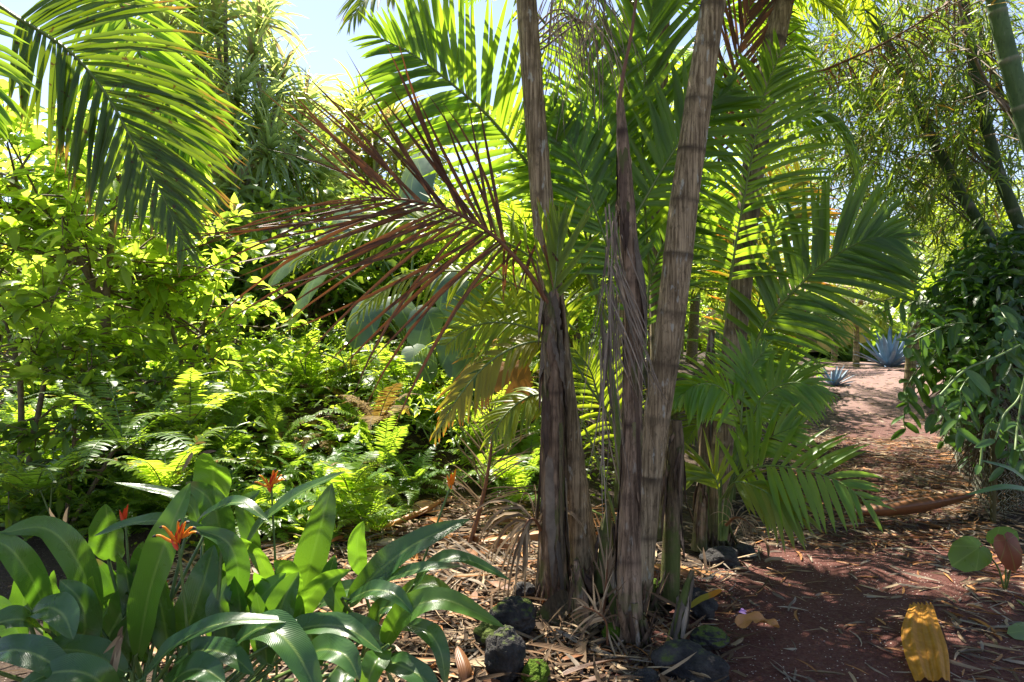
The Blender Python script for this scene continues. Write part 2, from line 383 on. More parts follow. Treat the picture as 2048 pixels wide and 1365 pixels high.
def pfx(U, Y):
    hw = .85 + .12 * np.sin(Y * 1.9) + .07 * np.sin(Y * 4.3 + 1) + 1.2 * sm(14, 20, Y)
    hw = hw + .35 * (1 - sm(2.5, 5, Y))
    return path_x(Y) + U * hw + .04 * np.sin(Y * 9 + U * 3)
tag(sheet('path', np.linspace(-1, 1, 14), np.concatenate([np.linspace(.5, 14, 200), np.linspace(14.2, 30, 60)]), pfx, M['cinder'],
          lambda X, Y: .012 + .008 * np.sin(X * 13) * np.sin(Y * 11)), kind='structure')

# ------------------------------------------------------------------ palm builders
def frond_mesh(rp, nrm, n=42, L=.6, W=.034, a0=65, a1=28, lift=12, droop=.5, start=.18, sides=(1, -1), taper=.45, seg=5,
               r0=.011, r1=.003, k=3, jit=.05, Lside=(1, 1), fold=.35, sway=None, loss=0., base_len=.55, aside=None, curl=.07):
    """returns (leaflet mesh builder, midrib mesh builder) for one pinnate frond along the 3-D curve rp"""
    C = catmull(rp, 48); T = nz(np.gradient(C, axis=0))
    S = nz(np.cross(T, np.asarray(nrm, float))); N = np.cross(S, T)
    lm, rm = MB(), MB()
    for si, sd in enumerate(sides):
        u = np.linspace(start, .995, n) + RG.normal(0, .25 / n, n); u = np.clip(u, start * .9, .998)
        if loss: u = u[RG.random(n) > loss]
        m = len(u)
        b = interp_rows(C, u); t = interp_rows(T, u); s = interp_rows(S, u) * sd; nn = interp_rows(N, u)
        q = (u - start) / (1 - start)
        b0, b1 = aside[si] if aside else (a0, a1)
        an = np.radians(b0 + (b1 - b0) * q + RG.normal(0, 3 + 40 * jit, m)); lf = np.radians(lift + RG.normal(0, 60 * jit, m))
        d = t * np.cos(an)[:, None] + (s * np.cos(lf)[:, None] + nn * np.sin(lf)[:, None]) * np.sin(an)[:, None]
        ln = nn * np.cos(lf)[:, None] - s * np.sin(lf)[:, None]
        ll = L * Lside[si] * (base_len + (1 - base_len) * np.sin(np.pi * np.clip(q * 1.15 + .08, 0, 1)) ** .8) * (1 - (1 - taper) * sm(.55, 1.05, q)) * RG.uniform(1 - jit, 1 + jit, m)
        lm.add(strips(b, d, ln, ll, W * RG.uniform(.85, 1.1, m) * (1 - .45 * sm(.7, 1, q)), droop * RG.uniform(.6, 1.4, m), n=seg, a=.32, b=.75, fold=fold, k=k, sway=RG.normal(0, curl, (m, 3)) if sway is None else sway, twist=RG.normal(0, curl * 3, m)))
    rm.add(tubes(C, np.linspace(r0, r1, 48), 6))
    return lm, rm
def add_frond(palm, rp, mat, label=None, rib=None, name='frond', **kw):
    nrm = kw.pop('nrm', (0, -.5, .85))
    lm, rm = frond_mesh(rp, nrm, **kw)
    f = lm.obj(name, M[mat], palm); rm.obj('midrib', M[rib or ('midrib_dead' if mat in ('dead_frond', 'dry', 'dry_grey') else 'midrib')], f)
    if label: f['label'] = label
    return f
def arch(base, az, el, L, bend, m=7):
    """control points of a frond leaving base at azimuth az, elevation el, bending over by gravity"""
    p = np.asarray(base, float).copy(); d = V3(cos(az) * cos(el), sin(az) * cos(el), sin(el)); pts = [p.copy()]
    for i in range(m - 1):
        p = p + d * L / (m - 1); d = nz(d + V3(0, 0, -bend / (m - 1) * (.4 + 1.2 * i / (m - 1)))); pts.append(p.copy())
    return np.array(pts)
def trunk_mesh(pts, rad, rings=(), sides=22, rough=.03, seed=0, rows=None, flare=0., ringw=.02, ringr=.04, ringc=1.):
    pts = np.asarray(pts, float); Lt = np.linalg.norm(np.diff(pts, axis=0), axis=1).sum(); rows = rows or max(12, int(Lt / .022))
    C = catmull(pts, rows); R = np.interp(np.linspace(0, 1, rows), np.linspace(0, 1, len(rad)), rad)
    h = np.concatenate([[0], np.cumsum(np.linalg.norm(np.diff(C, axis=0), axis=1))])
    if flare: R = R * (1 + flare * np.exp(-h / .12))
    rm = np.zeros(rows)
    rgw = np.random.default_rng(seed + 77)
    for r in rings: rm = np.maximum(rm, rgw.uniform(.45, 1) * np.where(h < r, np.exp(-((h - r) / (ringw * rgw.uniform(1., 3.))) ** 2), np.exp(-((h - r) / (ringw * .5)) ** 2)))
    R = R * (1 + ringr * rm); rm = rm * ringc
    V, F, A = tubes(C, R, sides, rnd=0.)
    Vg = V.reshape(rows, sides + 1, 3); off = Vg - C[:, None]
    an = np.linspace(0, 2 * pi, sides + 1); rg = np.random.default_rng(seed)
    q = np.stack([np.cos(an)[None] * np.ones((rows, 1)), np.sin(an)[None] * np.ones((rows, 1)), h[:, None] * np.ones((1, sides + 1)) * 1.2], -1)
    Vg = C[:, None] + off * (1 + rough * snoise(q * 2.2, seed, 1.0, 4))[..., None]
    A = A.reshape(rows, sides + 1, 3)
    A[..., 0] = np.clip(rm[:, None] * (1 + .5 * snoise(q * 3, seed + 5)), 0, 1); A[..., 1] = h[:, None]; A[..., 2] = an / (2 * pi)
    mb = MB().add((Vg.reshape(-1, 3), F, A.reshape(-1, 3)))
    return mb, C, R
def rings_for(Lt, s0, s1, seed):
    rg = np.random.default_rng(seed); out = []; h = rg.uniform(.05, .2)
    while h < Lt:
        out.append(h); h += (s0 + (s1 - s0) * h / Lt) * rg.uniform(.8, 1.2)
    return out
def flakes(C, R, n, lo, hi, Lr, Wr, seed, lift=.012, hang=.2):
    """peeling sheath pieces hugging a trunk, mostly on the side that faces the path and camera"""
    rg = np.random.default_rng(seed); mb = MB(); rows = len(C)
    for i in range(n):
        u = rg.uniform(lo, hi); L = rg.uniform(*Lr); Lt = np.linalg.norm(C[-1] - C[0])
        an = rg.uniform(-pi, pi); t = np.linspace(0, 1, 14); uu = np.clip(u - t * L / Lt, 0, 1)
        c = interp_rows(C, uu); r = np.interp(uu, np.linspace(0, 1, rows), R)
        d = V3(cos(an), sin(an), 0); off = r + lift * (.6 + hang * 8 * t ** 2 * rg.random())
        pc = c + d * off[:, None] + V3(-sin(an), cos(an), 0) * (rg.normal(0, .025) * t)[:, None]
        W = rg.uniform(*Wr); v, f, a_ = ribbon(pc[None], d, W, a=.12, b=.45, fold=-.35, k=7, rnd=np.array([rg.random()]), twist=rg.normal(0, .4), w0=.12)
        vg = v.reshape(14, 7, 3); vg += V3(0, 0, 1) * (rg.normal(0, .018, (1, 7)) * (1 + 2 * t[:, None] ** 2))[..., None] + (vg - pc[:, None]) * rg.normal(0, .16, (14, 1, 1)); mb.add((vg.reshape(-1, 3), f, a_))
    return mb
def crown(palm, top, n, Lr, mat, el=(15, 75), bend=1.6, seed=0, az0=0., leaf=.55, W=.032, nl=34, mats=None, avoid=None, **kw):
    rg = np.random.default_rng(seed)
    for i in range(n):
        az = az0 + i * 2.399 + rg.normal(0, .15); e = radians(el[0] + (el[1] - el[0]) * ((i * .618) % 1))
        if avoid and any(abs((az - c + pi) % (2 * pi) - pi) < w for c, w in avoid): continue
        rp = arch(top, az, e, rg.uniform(*Lr), bend * rg.uniform(.8, 1.2))
        side = V3(cos(az), sin(az), 0)
        add_frond(palm, rp, (mats[i % len(mats)] if mats else mat), nrm=(-side * .25 + V3(0, 0, 1)), n=nl, L=leaf * rg.uniform(.85, 1.1), W=W, **kw)

# ------------------------------------------------------------------ the palm clump
PALMS = 'palms of the clump beside the path'
# tall grey trunk on the left
A = thing('palm_tree', 'tall slim palm with ringed grey trunk on the left of the clump', 'palm tree', P(1172, 1190, 4.15), PALMS)
pa = PX([(1176, 1200, 4.15), (1152, 1000, 4.15), (1127, 800, 4.12), (1105, 600, 4.1), (1084, 400, 4.1), (1068, 200, 4.1), (1053, 0, 4.1), (1043, -200, 4.12), (1037, -420, 4.15)])
mb, CA, RA = trunk_mesh(pa, [.100, .086, .077, .072, .068, .065, .061, .058, .055], rings_for(4.9, .16, .30, 3), seed=3, flare=.2, ringc=.45)
mb.obj('trunk', M['bark_grey'], A)
crown(A, pa[-1], 10, (1.7, 2.2), 'palm', el=(5, 75), bend=1.7, seed=11, leaf=.62, W=.038, mats=['palm', 'palm_lit', 'palm'], nl=40)
# short sheathed stem in front of it
B = thing('palm_tree', 'short palm stem in peeling brown sheaths with a big dead frond and green spear', 'palm tree', P(1108, 1200, 3.98), PALMS)
pb = PX([(1108, 1210, 3.98), (1106, 1000, 3.97), (1107, 800, 3.97), (1104, 690, 3.97), (1101, 600, 3.96), (1100, 575, 3.96)])
mb, CB, RB = trunk_mesh(pb, [.082, .074, .062, .055, .046, .03], rings_for(1.9, .12, .2, 5), seed=5, rough=.10, flare=.15, ringr=.08)
mb.obj('trunk', M['bark_brown'], B)
flakes(CB, RB, 18, .12, .98, (.15, .5), (.03, .08), 21, .014).obj('leaf_sheath', M['dry_grey'], B)
flakes(CB, RB, 20, .12, .98, (.2, .6), (.03, .08), 22, .012).obj('leaf_sheath', M['bark_brown'], B)
flakes(CB, RB, 12, .05, .9, (.2, .5), (.03, .07), 23, .016).obj('leaf_sheath', M['bark_tan'], B)
add_frond(B, PX([(1100, 612, 3.93), (1052, 540, 3.88), (985, 470, 3.84), (910, 425, 3.80), (830, 402, 3.76), (735, 394, 3.72)]), 'dead_frond',
          'dead red-brown frond arching to the left', nrm=(.1, -1, .25), n=27, L=1.16, W=.021, aside=((30, 44), (88, 6)), lift=4, droop=.16, start=.32, taper=1., jit=.11, r0=.016, r1=.005, fold=.6, Lside=(.80, 1.08), base_len=.9, curl=.24, loss=.06)
add_frond(B, PX([(1102, 612, 3.93), (1110, 560, 3.92), (1114, 510, 3.92), (1118, 455, 3.92)]), 'palm_lit', 'fresh pale green spear leaf pointing up', nrm=(.1, -1, .1), n=13, L=.42, W=.026, a0=30, a1=10, lift=15, droop=.05, start=.05, taper=.7)
hang = MB()
for i in range(9):
    b = P(1010 + i * 11, 480 + (i % 3) * 10, 3.9)
    hang.add(strips(b[None], V3(RG.normal(0, .3), .1, -.6)[None], V3(0, -1, 0), RG.uniform(.2, .5), .014, 1.5, n=7, sway=RG.normal(0, .8, (1, 3)), a=.2, b=.5))
hang.obj('dry_strand', M['dead_frond'], B)
# thin reddish-brown stem with broken top
Bt = thing('palm_tree', 'thin reddish brown dead palm stem with a snapped top and hanging grey fibres', 'palm tree', P(1262, 1290, 3.42), PALMS)
pm = PX([(1262, 1300, 3.42), (1258, 1100, 3.45), (1264, 900, 3.47), (1267, 700, 3.5), (1268, 600, 3.5), (1259, 500, 3.5), (1253, 400, 3.5), (1246, 290, 3.5), (1240, 200, 3.5)])
mb, CM, RM = trunk_mesh(pm, [.066, .057, .048, .047, .052, .045, .040, .032, .018], rings_for(2.8, .3, .35, 9), seed=9, rough=.07, flare=.1)
mb.obj('trunk', M['bark_brown'], Bt)
flakes(CM, RM, 18, .1, .97, (.15, .5), (.03, .07), 31, .008).obj('leaf_sheath', M['bark_brown'], Bt)
flakes(CM, RM, 8, .2, .75, (.3, .7), (.015, .035), 33, .02).obj('leaf_sheath', M['dry_grey'], Bt)
MB().add(tubes(catmull(PX([(1236, 230, 3.5), (1246, 150, 3.5), (1262, 70, 3.5), (1276, -30, 3.5)]), 20), np.linspace(.012, .007, 20), 7)).obj('broken_stalk', M['midrib_dead'], Bt)
fib = MB(); nf = 42
fb = np.stack([P(1222 + RG.normal(0, 9), 470 + RG.uniform(-70, 230), 3.42 + RG.normal(0, .03)) for i in range(nf)])
fib.add(strips(fb, np.stack([RG.normal(.0, .10, nf), RG.normal(0, .05, nf), -np.ones(nf)], 1), V3(0, -1, 0), RG.uniform(.4, 1.15, nf), RG.uniform(.004, .012, nf), .2, n=14, sway=np.stack([RG.normal(.05, .30, nf), RG.normal(0, .1, nf), 0 * fb[:, 0]], 1), a=.1, b=.4, twist=RG.normal(0, 1.5, nf)))
fb = np.stack([P(1228 + RG.normal(0, 5), 560 + RG.uniform(-40, 60), 3.40) for i in range(12)])
fib.add(strips(fb, np.stack([RG.uniform(.15, .5, 12), RG.normal(-.1, .05, 12), -np.ones(12)], 1), V3(0, -1, 0), RG.uniform(.3, .7, 12), .007, .3, n=7, a=.1, b=.4))
fib.obj('hanging_fibre', M['dry_grey'], Bt)
# big leaning trunk
C = thing('palm_tree', 'thickest palm of the clump, pale ringed trunk leaning right and rising out of the photo', 'palm tree', P(1272, 1215, 3.85), PALMS)
pc = PX([(1268, 1225, 3.85), (1294, 1000, 3.85), (1307, 880, 3.84), (1333, 700, 3.82), (1352, 550, 3.8), (1369, 400, 3.8), (1397, 200, 3.8), (1427, 0, 3.8), (1452, -180, 3.82), (1470, -380, 3.85)])
mb, CC, RC = trunk_mesh(pc, [.086, .072, .072, .078, .080, .078, .072, .067, .062, .058], rings_for(4.7, .30, .26, 14), seed=14, rough=.03, flare=.25, ringw=.016)
mb.obj('trunk', M['bark_grey'], C)
crown(C, pc[-1], 11, (1.7, 2.3), 'palm', el=(5, 75), bend=1.7, seed=15, az0=.8, leaf=.62, W=.038, mats=['palm', 'palm', 'palm_lit'], nl=40)
# second trunk behind, to the right
D = thing('palm_tree', 'tan palm trunk standing behind the thickest one, right edge of the clump', 'palm tree', P(1430, 1085, 5.05), PALMS)
pd = PX([(1425, 1090, 5.05), (1440, 900, 5.0), (1458, 780, 4.98), (1476, 620, 4.95), (1492, 460, 4.95), (1512, 300, 4.95), (1540, 130, 4.95), (1565, 0, 4.95), (1590, -130, 4.95), (1605, -250, 5.0)])
mb, CD, RD = trunk_mesh(pd, [.10, .088, .084, .082, .080, .080, .080, .078, .07, .06], rings_for(5, .2, .28, 17), seed=17, flare=.15)
mb.obj('trunk', M['bark_tan'], D)
crown(D, pd[-1], 9, (1.6, 2.2), 'palm', el=(0, 75), bend=1.8, seed=18, az0=1.4, leaf=.6, W=.036, mats=['palm', 'palm_dark', 'palm_lit'])
E = thing('palm_tree', 'slim tan palm trunk half hidden behind the thickest trunk of the clump', 'palm tree', P(1330, 1080, 5.2), PALMS)
pe = PX([(1330, 1085, 5.2), (1325, 900, 5.2), (1318, 700, 5.2), (1316, 500, 5.2), (1316, 300, 5.2), (1322, 100, 5.2), (1328, -60, 5.2), (1332, -160, 5.2)])
mb, CE, RE = trunk_mesh(pe, [.08, .07, .066, .064, .062, .06, .055, .05], rings_for(5, .2, .25, 19), seed=19)
mb.obj('trunk', M['bark_tan'], E)
crown(E, pe[-1], 8, (1.5, 2.0), 'palm', el=(0, 75), bend=1.8, seed=20, az0=.3, leaf=.6, W=.036, mats=['palm_lit', 'palm', 'palm_lit'])

for k, (x, y, h, lab) in enumerate([(.98, 6.05, 4.5, 'added slender palm hidden behind the thin brown stem, its crown shades the path')]):  # extra palm added behind the stem so its crown shades the path
    b_ = np.array([x, y, 0.]); t_ = thing('palm_tree', lab, 'palm tree', b_, PALMS)
    mb, C_, _ = trunk_mesh(np.array([b_, b_ + V3(.02, 0, h / 2), b_ + V3(.06, .03, h)]), [.075, .065, .05], rings_for(h, .2, .25, 25 + k), seed=25 + k, sides=14); mb.obj('trunk', M['bark_tan'], t_)
    crown(t_, C_[-1], 9, (1.6, 2.2), 'palm', el=(-5, 70), bend=1.7, seed=26 + k, az0=.5 * k, leaf=.62, W=.044, mats=['palm', 'palm_dark', 'palm_lit'], nl=38)

for pl, (fx, fy, fd), r_, mt in ((A, (1172, 1190, 4.15), .10, 'bark_dark'), (B, (1108, 1200, 3.98), .08, 'bark_brown'), (Bt, (1262, 1290, 3.42), .07, 'bark_brown'), (C, (1272, 1215, 3.85), .09, 'bark_dark'), (D, (1430, 1085, 5.05), .1, 'bark_dark')):
    c_ = P(fx, fy, fd); c_[2] = gz(c_[0], c_[1]); rt = MB()
    for k in range(16):
        an = k * .393 + RG.normal(0, .12); dr = V3(cos(an), sin(an), 0); h_ = RG.uniform(.06, .24)
        rt.add(tubes(catmull(np.array([c_ + dr * r_ * .8 + V3(0, 0, h_), c_ + dr * (r_ * 1.15) + V3(0, 0, h_ * .5), c_ + dr * (r_ * 1.5 + RG.uniform(0, .05)) + V3(0, 0, -.03)]), 10), np.linspace(.016, .009, 10) * RG.uniform(.6, 1.2), 7))
    fl = strips(c_ + np.array([[cos(q), sin(q), 0] for q in np.linspace(0, 6.1, 16)]) * r_ * 1.15, np.array([[cos(q) * .3 + RG.normal(0, .12), sin(q) * .3, 1.] for q in np.linspace(0, 6.1, 16)]), np.array([[cos(q), sin(q), .1] for q in np.linspace(0, 6.1, 16)]), RG.uniform(.08, .34, 16), RG.uniform(.02, .05, 16), .1, n=7, k=5, a=.1, b=.5, fold=-.5)
    rt.obj('root', M[mt], pl); MB().add(fl).obj('old_sheath', M['bark_brown'], pl)

# low stubs at the foot of the clump
def stub(label, pts, rad, mat, seed, fl=8, rough=.12, cat='palm stump'):
    t = thing('palm_stump', label, cat, PX(pts)[0], 'stumps at the foot of the clump')
    mb, C_, R_ = trunk_mesh(PX(pts), rad, (), seed=seed, rough=rough, sides=18, flare=.1); mb.obj('trunk', M[mat], t)
    if fl: flakes(C_, R_, fl, .25, 1.0, (.08, .3), (.02, .05), seed + 1, .01).obj('leaf_sheath', M['bark_brown' if seed % 2 else 'dry_grey'], t)
    return t
stub('dark upright stump between the wrapped stem and the thin brown stem', [(1208, 1180, 4.0), (1212, 1080, 4.0), (1216, 1010, 4.0)], [.05, .04, .012], 'bark_dark', 41)
stub('dark mossy stem right of the thickest trunk, cut off below the fronds', [(1338, 1205, 3.9), (1345, 1050, 3.95), (1352, 900, 4.0), (1352, 840, 4.0)], [.052, .05, .045, .03], 'bark_dark', 43, 14)
stub('short split stump in front of the wrapped stem', [(1165, 1260, 3.55), (1160, 1190, 3.55), (1152, 1120, 3.55)], [.045, .04, .012], 'bark_brown', 45, 10)
stub('mossy brown stump leaning left at the foot of the thin brown stem', [(1238, 1240, 3.55), (1225, 1150, 3.6), (1215, 1075, 3.62)], [.04, .032, .01], 'bark_dark', 46, 6)
stub('slanting dark stub on the right edge of the clump foot', [(1345, 1290, 3.4), (1365, 1210, 3.42), (1385, 1140, 3.45)], [.03, .026, .012], 'bark_dark', 48, 6)
stub('reddish curled sheath standing beside the small green palm', [(1398, 1100, 4.85), (1402, 1010, 4.85), (1406, 960, 4.85)], [.05, .04, .02], 'bark_brown', 49, 8)
stub('dark thin stem just left of the tan trunk', [(1402, 1060, 4.95), (1410, 900, 5.0), (1416, 760, 5.0), (1424, 660, 5.0)], [.045, .042, .04, .02], 'bark_dark', 50, 10)

# hero fronds of the clump (each goes to the trunk it grows from)
CAMN = V3(0, -1, .25)
add_frond(C, PX([(1215, 640, 4.7), (1130, 450, 4.55), (1062, 338, 4.4), (980, 236, 4.25), (900, 165, 4.1), (830, 112, 4.0), (752, 72, 3.92)]), 'palm', nrm=(-.15, -1, .35), n=44, L=.74, W=.042, a0=64, a1=40, lift=8, droop=.32, start=.28, taper=.45, r0=.016, Lside=(.95, 1.0))
add_frond(A, PX([(1130, 90, 5.0), (1000, -40, 4.8), (860, -70, 4.6), (760, -30, 4.4), (700, 40, 4.3)]), 'palm_lit', nrm=(0, -.4, .9), n=44, L=.6, W=.032, droop=.9, start=.1, lift=0)
add_frond(E, PX([(1140, 640, 4.9), (1090, 540, 4.8), (980, 470, 4.7), (850, 440, 4.6), (720, 455, 4.5), (600, 520, 4.4)]), 'palm_lit', nrm=(0, -.75, .65), n=36, L=.46, W=.030, droop=.8, start=.2, lift=0, a0=70)
add_frond(A, PX([(1150, 660, 4.5), (1060, 585, 4.45), (960, 548, 4.4), (860, 545, 4.35), (770, 580, 4.3), (702, 640, 4.25)]), 'palm_lit', nrm=(0, -.6, .8), n=30, L=.34, W=.028, droop=1.0, start=.12, lift=-5, a0=72)
add_frond(A, PX([(1140, 705, 4.3), (1070, 660, 4.28), (1000, 645, 4.25), (940, 655, 4.2), (893, 690, 4.15)]), 'palm_lit', nrm=(0, -.9, .5), n=24, L=.36, W=.028, droop=.35, start=.06, a0=80, a1=35, lift=0)
add_frond(A, PX([(1140, 690, 4.2), (1060, 685, 4.15), (985, 720, 4.1), (920, 790, 4.05), (873, 868, 4.0)]), 'palm_gold', 'drooping frond with yellow and orange leaflets', nrm=(.2, -.55, .8), n=24, L=.32, W=.030, droop=1.0, start=.1, a0=60, a1=22, lift=-5)
add_frond(A, PX([(1140, 800, 4.2), (1070, 790, 4.2), (1015, 825, 4.15), (975, 885, 4.1)]), 'palm_lit', nrm=(.1, -.6, .8), n=20, L=.29, W=.026, droop=.9, start=.1, a0=65, a1=25, lift=-5)
add_frond(D, PX([(1448, 640, 4.75), (1474, 470, 4.6), (1500, 330, 4.5), (1525, 200, 4.4), (1560, 105, 4.3)]), 'palm', nrm=(.25, -1, .3), n=46, L=.66, W=.032, a0=72, a1=35, lift=8, droop=.55, start=.12)
add_frond(D, PX([(1520, 330, 5.2), (1590, 230, 5.2), (1650, 230, 5.2), (1695, 300, 5.2), (1718, 395, 5.2)]), 'palm_dark', nrm=(.6, -.5, .6), n=34, L=.5, W=.034, droop=1.3, start=.2)
add_frond(D, PX([(1480, 770, 4.9), (1530, 650, 4.8), (1600, 570, 4.7), (1668, 512, 4.6), (1740, 478, 4.5), (1805, 478, 4.45)]), 'palm_dark', nrm=(-.2, -1, .35), n=40, L=.64, W=.046, a0=68, a1=28, lift=6, droop=.45, start=.15, r0=.014)
add_frond(E, PX([(1436, 330, 5.1), (1462, 180, 5.0), (1488, 60, 4.95), (1520, -70, 4.9)]), 'dead_frond', 'upright brown dry frond behind the trunks', nrm=(.1, -1, .1), n=30, L=.62, W=.024, a0=38, a1=20, lift=10, droop=.15, start=.05, fold=.5)
add_frond(D, PX([(1560, 175, 5.4), (1660, 135, 5.3), (1770, 85, 5.2), (1890, 10, 5.1), (1960, -50, 5.1)]), 'dead_frond', 'dry brown frond with hanging threads crossing the bamboo', nrm=(0, -.5, .85), n=44, L=.42, W=.011, a0=70, a1=40, lift=-10, droop=2.6, start=.08, r0=.012, r1=.004, loss=.2, curl=.3)
add_frond(E, PX([(1300, 560, 4.9), (1288, 380, 4.7), (1286, 220, 4.6), (1298, 60, 4.5), (1325, -90, 4.4)]), 'palm', nrm=(-.1, -1, .2), n=40, L=.66, W=.046, a0=45, a1=25, lift=15, droop=.25, start=.12)
add_frond(E, PX([(1270, 640, 4.6), (1225, 520, 4.5), (1180, 390, 4.45), (1140, 290, 4.4), (1105, 215, 4.4)]), 'palm_dark', nrm=(.2, -1, .3), n=34, L=.52, W=.046, a0=60, a1=30, lift=5, droop=.4, start=.15)
add_frond(E, PX([(1230, 520, 4.7), (1200, 330, 4.6), (1180, 150, 4.5), (1150, 0, 4.5)]), 'palm', nrm=(.1, -1, .2), n=36, L=.6, W=.036, a0=60, a1=30, lift=5, droop=.6, start=.1)
add_frond(E, PX([(1250, 470, 4.4), (1330, 330, 4.35), (1400, 230, 4.3), (1460, 180, 4.25)]), 'palm', nrm=(-.1, -1, .4), n=30, L=.5, W=.042, a0=60, a1=25, lift=5, droop=.4, start=.15)
add_frond(D, PX([(1460, 820, 5.3), (1520, 690, 5.4), (1600, 630, 5.5), (1690, 640, 5.6)]), 'palm', nrm=(0, -.8, .6), n=36, L=.55, W=.034, a0=70, a1=30, lift=5, droop=.8, start=.15)
add_frond(D, PX([(1470, 760, 5.6), (1530, 560, 5.7), (1560, 430, 5.8), (1600, 340, 5.9)]), 'palm_gold', 'yellowing frond behind the tan trunk', nrm=(0, -1, .3), n=36, L=.6, W=.034, a0=75, a1=35, lift=5, droop=.5, start=.15)
# hanging dry inflorescence strands high in the clump
st = MB(); nb = 90; sb = np.stack([P(1130 + RG.uniform(-30, 90), RG.uniform(-60, 60), 4.2 + RG.normal(0, .1)) for i in range(nb)])
st.add(strips(sb, np.stack([RG.normal(.1, .4, nb), RG.normal(0, .2, nb), -np.ones(nb) * .7], 1), V3(0, -1, 0), RG.uniform(.25, .75, nb), .006, 1.4, n=7, a=.1, b=.3))
for i in range(5):
    st.add(tubes(catmull(PX([(1065 + i * 4, 60 + i * 10, 4.15), (1110 + i * 16, 20 + i * 6, 4.15), (1150 + i * 12, 40 + i * 30, 4.15), (1165 + i * 8, 140 + i * 30, 4.15)]), 16), np.linspace(.007, .003, 16), 5))
st.obj('flower_stalk', M['dry_grey'], A)

# green stems rising behind the clump (areca shoots)
def shoot_clump(label, base, stems, group=None):
    t = thing('palm_shoot', label, 'palm', base, group)
    for pts, r in stems: MB().add(tubes(catmull(PX(pts), 24), np.linspace(r, r * .45, 24), 8)).obj('stem', M['stem_green'], t)
    return t
sh = shoot_clump('cluster of young palm shoots with dark green stems behind the thin brown stem', P(1250, 1090, 4.9),
    [([(1250, 1090, 4.9), (1235, 850, 4.85), (1205, 650, 4.8), (1178, 480, 4.8)], .028), ([(1262, 1085, 4.95), (1250, 900, 4.9), (1170, 760, 4.9), (1130, 690, 4.9)], .014),
     ([(1255, 1090, 4.9), (1270, 850, 4.9), (1290, 700, 4.9)], .02), ([(1245, 1085, 4.9), (1180, 880, 4.8), (1120, 780, 4.75)], .012)])
add_frond(sh, PX([(1190, 560, 4.8), (1160, 430, 4.8), (1120, 350, 4.8), (1060, 300, 4.8)]), 'palm', nrm=(0, -1, .3), n=34, L=.5, W=.036, droop=.5, start=.1)
add_frond(sh, PX([(1180, 480, 4.8), (1190, 330, 4.9), (1230, 220, 4.9), (1280, 160, 4.9)]), 'palm_lit', nrm=(0, -1, .3), n=34, L=.5, W=.036, droop=.6, start=.1)
add_frond(sh, PX([(1290, 700, 4.9), (1300, 560, 4.9), (1340, 470, 4.9), (1400, 430, 4.9)]), 'palm_dark', nrm=(0, -1, .4), n=30, L=.5, W=.036, droop=.7, start=.1)
add_frond(sh, PX([(1130, 690, 4.9), (1090, 640, 4.9), (1030, 620, 4.9), (960, 640, 4.9)]), 'palm_lit', nrm=(0, -.8, .6), n=30, L=.42, W=.03, droop=.8, start=.05)
add_frond(sh, PX([(1250, 900, 5.0), (1200, 800, 5.0), (1180, 740, 5.0), (1150, 700, 5.0)]), 'palm_lit', nrm=(0, -1, .4), n=26, L=.45, W=.03, droop=.7, start=.1)

# small bright palm in front, right of the clump
sp = thing('small_palm', 'small bright green palm with arching fronds over the path edge', 'palm', P(1445, 1075, 4.3))
for pts in ([(1440, 1080, 4.3), (1440, 1010, 4.28), (1442, 960, 4.25)], [(1446, 1080, 4.3), (1452, 1000, 4.26), (1465, 950, 4.2)], [(1450, 1080, 4.3), (1470, 940, 4.3), (1490, 850, 4.3)]):
    MB().add(tubes(catmull(PX(pts), 14), np.linspace(.013, .007, 14), 7)).obj('stem', M['stem_green'], sp)
UPN = V3(0, -.55, .85)
add_frond(sp, PX([(1452, 1000, 4.26), (1475, 955, 4.18), (1530, 932, 4.05), (1610, 940, 3.92), (1680, 965, 3.82), (1735, 1005, 3.76)]), 'palm_bright', nrm=(.05, -.9, .55), n=19, L=.40, W=.038, a0=85, a1=28, lift=-4, droop=.35, start=.22, taper=.8, r0=.008)
add_frond(sp, PX([(1442, 1000, 4.2), (1470, 965, 4.1), (1515, 975, 4.0), (1560, 1005, 3.92), (1590, 1035, 3.88)]), 'palm_lit', nrm=(.2, -.8, .6), n=15, L=.36, W=.034, a0=50, a1=15, lift=-4, droop=.7, start=.25, taper=.8, r0=.007)
add_frond(sp, PX([(1440, 1000, 4.25), (1432, 960, 4.25), (1415, 945, 4.25), (1380, 950, 4.25)]), 'palm_lit', nrm=(.1, -.8, .6), n=15, L=.3, W=.026, a0=50, a1=15, lift=0, droop=.4, start=.2, r0=.006)
add_frond(sp, PX([(1470, 950, 4.3), (1500, 900, 4.25), (1550, 870, 4.2), (1600, 850, 4.15)]), 'palm_bright', nrm=(.1, -.9, .5), n=16, L=.3, W=.03, a0=60, a1=25, lift=0, droop=.3, start=.25, r0=.006)
add_frond(sp, PX([(1490, 900, 4.35), (1475, 820, 4.3), (1440, 775, 4.22), (1395, 770, 4.15), (1350, 800, 4.1)]), 'palm_bright', nrm=(-.1, -.7, .7), n=22, L=.36, W=.042, a0=70, a1=25, lift=-5, droop=.9, start=.3, r0=.008)
add_frond(sp, PX([(1490, 860, 4.3), (1530, 790, 4.3), (1590, 765, 4.25), (1660, 790, 4.2)]), 'palm_bright', nrm=(.1, -.8, .6), n=26, L=.34, W=.03, a0=70, a1=25, lift=-5, droop=.8, start=.15, r0=.008)
add_frond(sp, PX([(1480, 900, 4.3), (1485, 800, 4.35), (1500, 740, 4.4), (1530, 700, 4.4)]), 'palm_bright', nrm=(.1, -1, .3), n=26, L=.34, W=.03, a0=70, a1=25, lift=-5, droop=.8, start=.15, r0=.008)

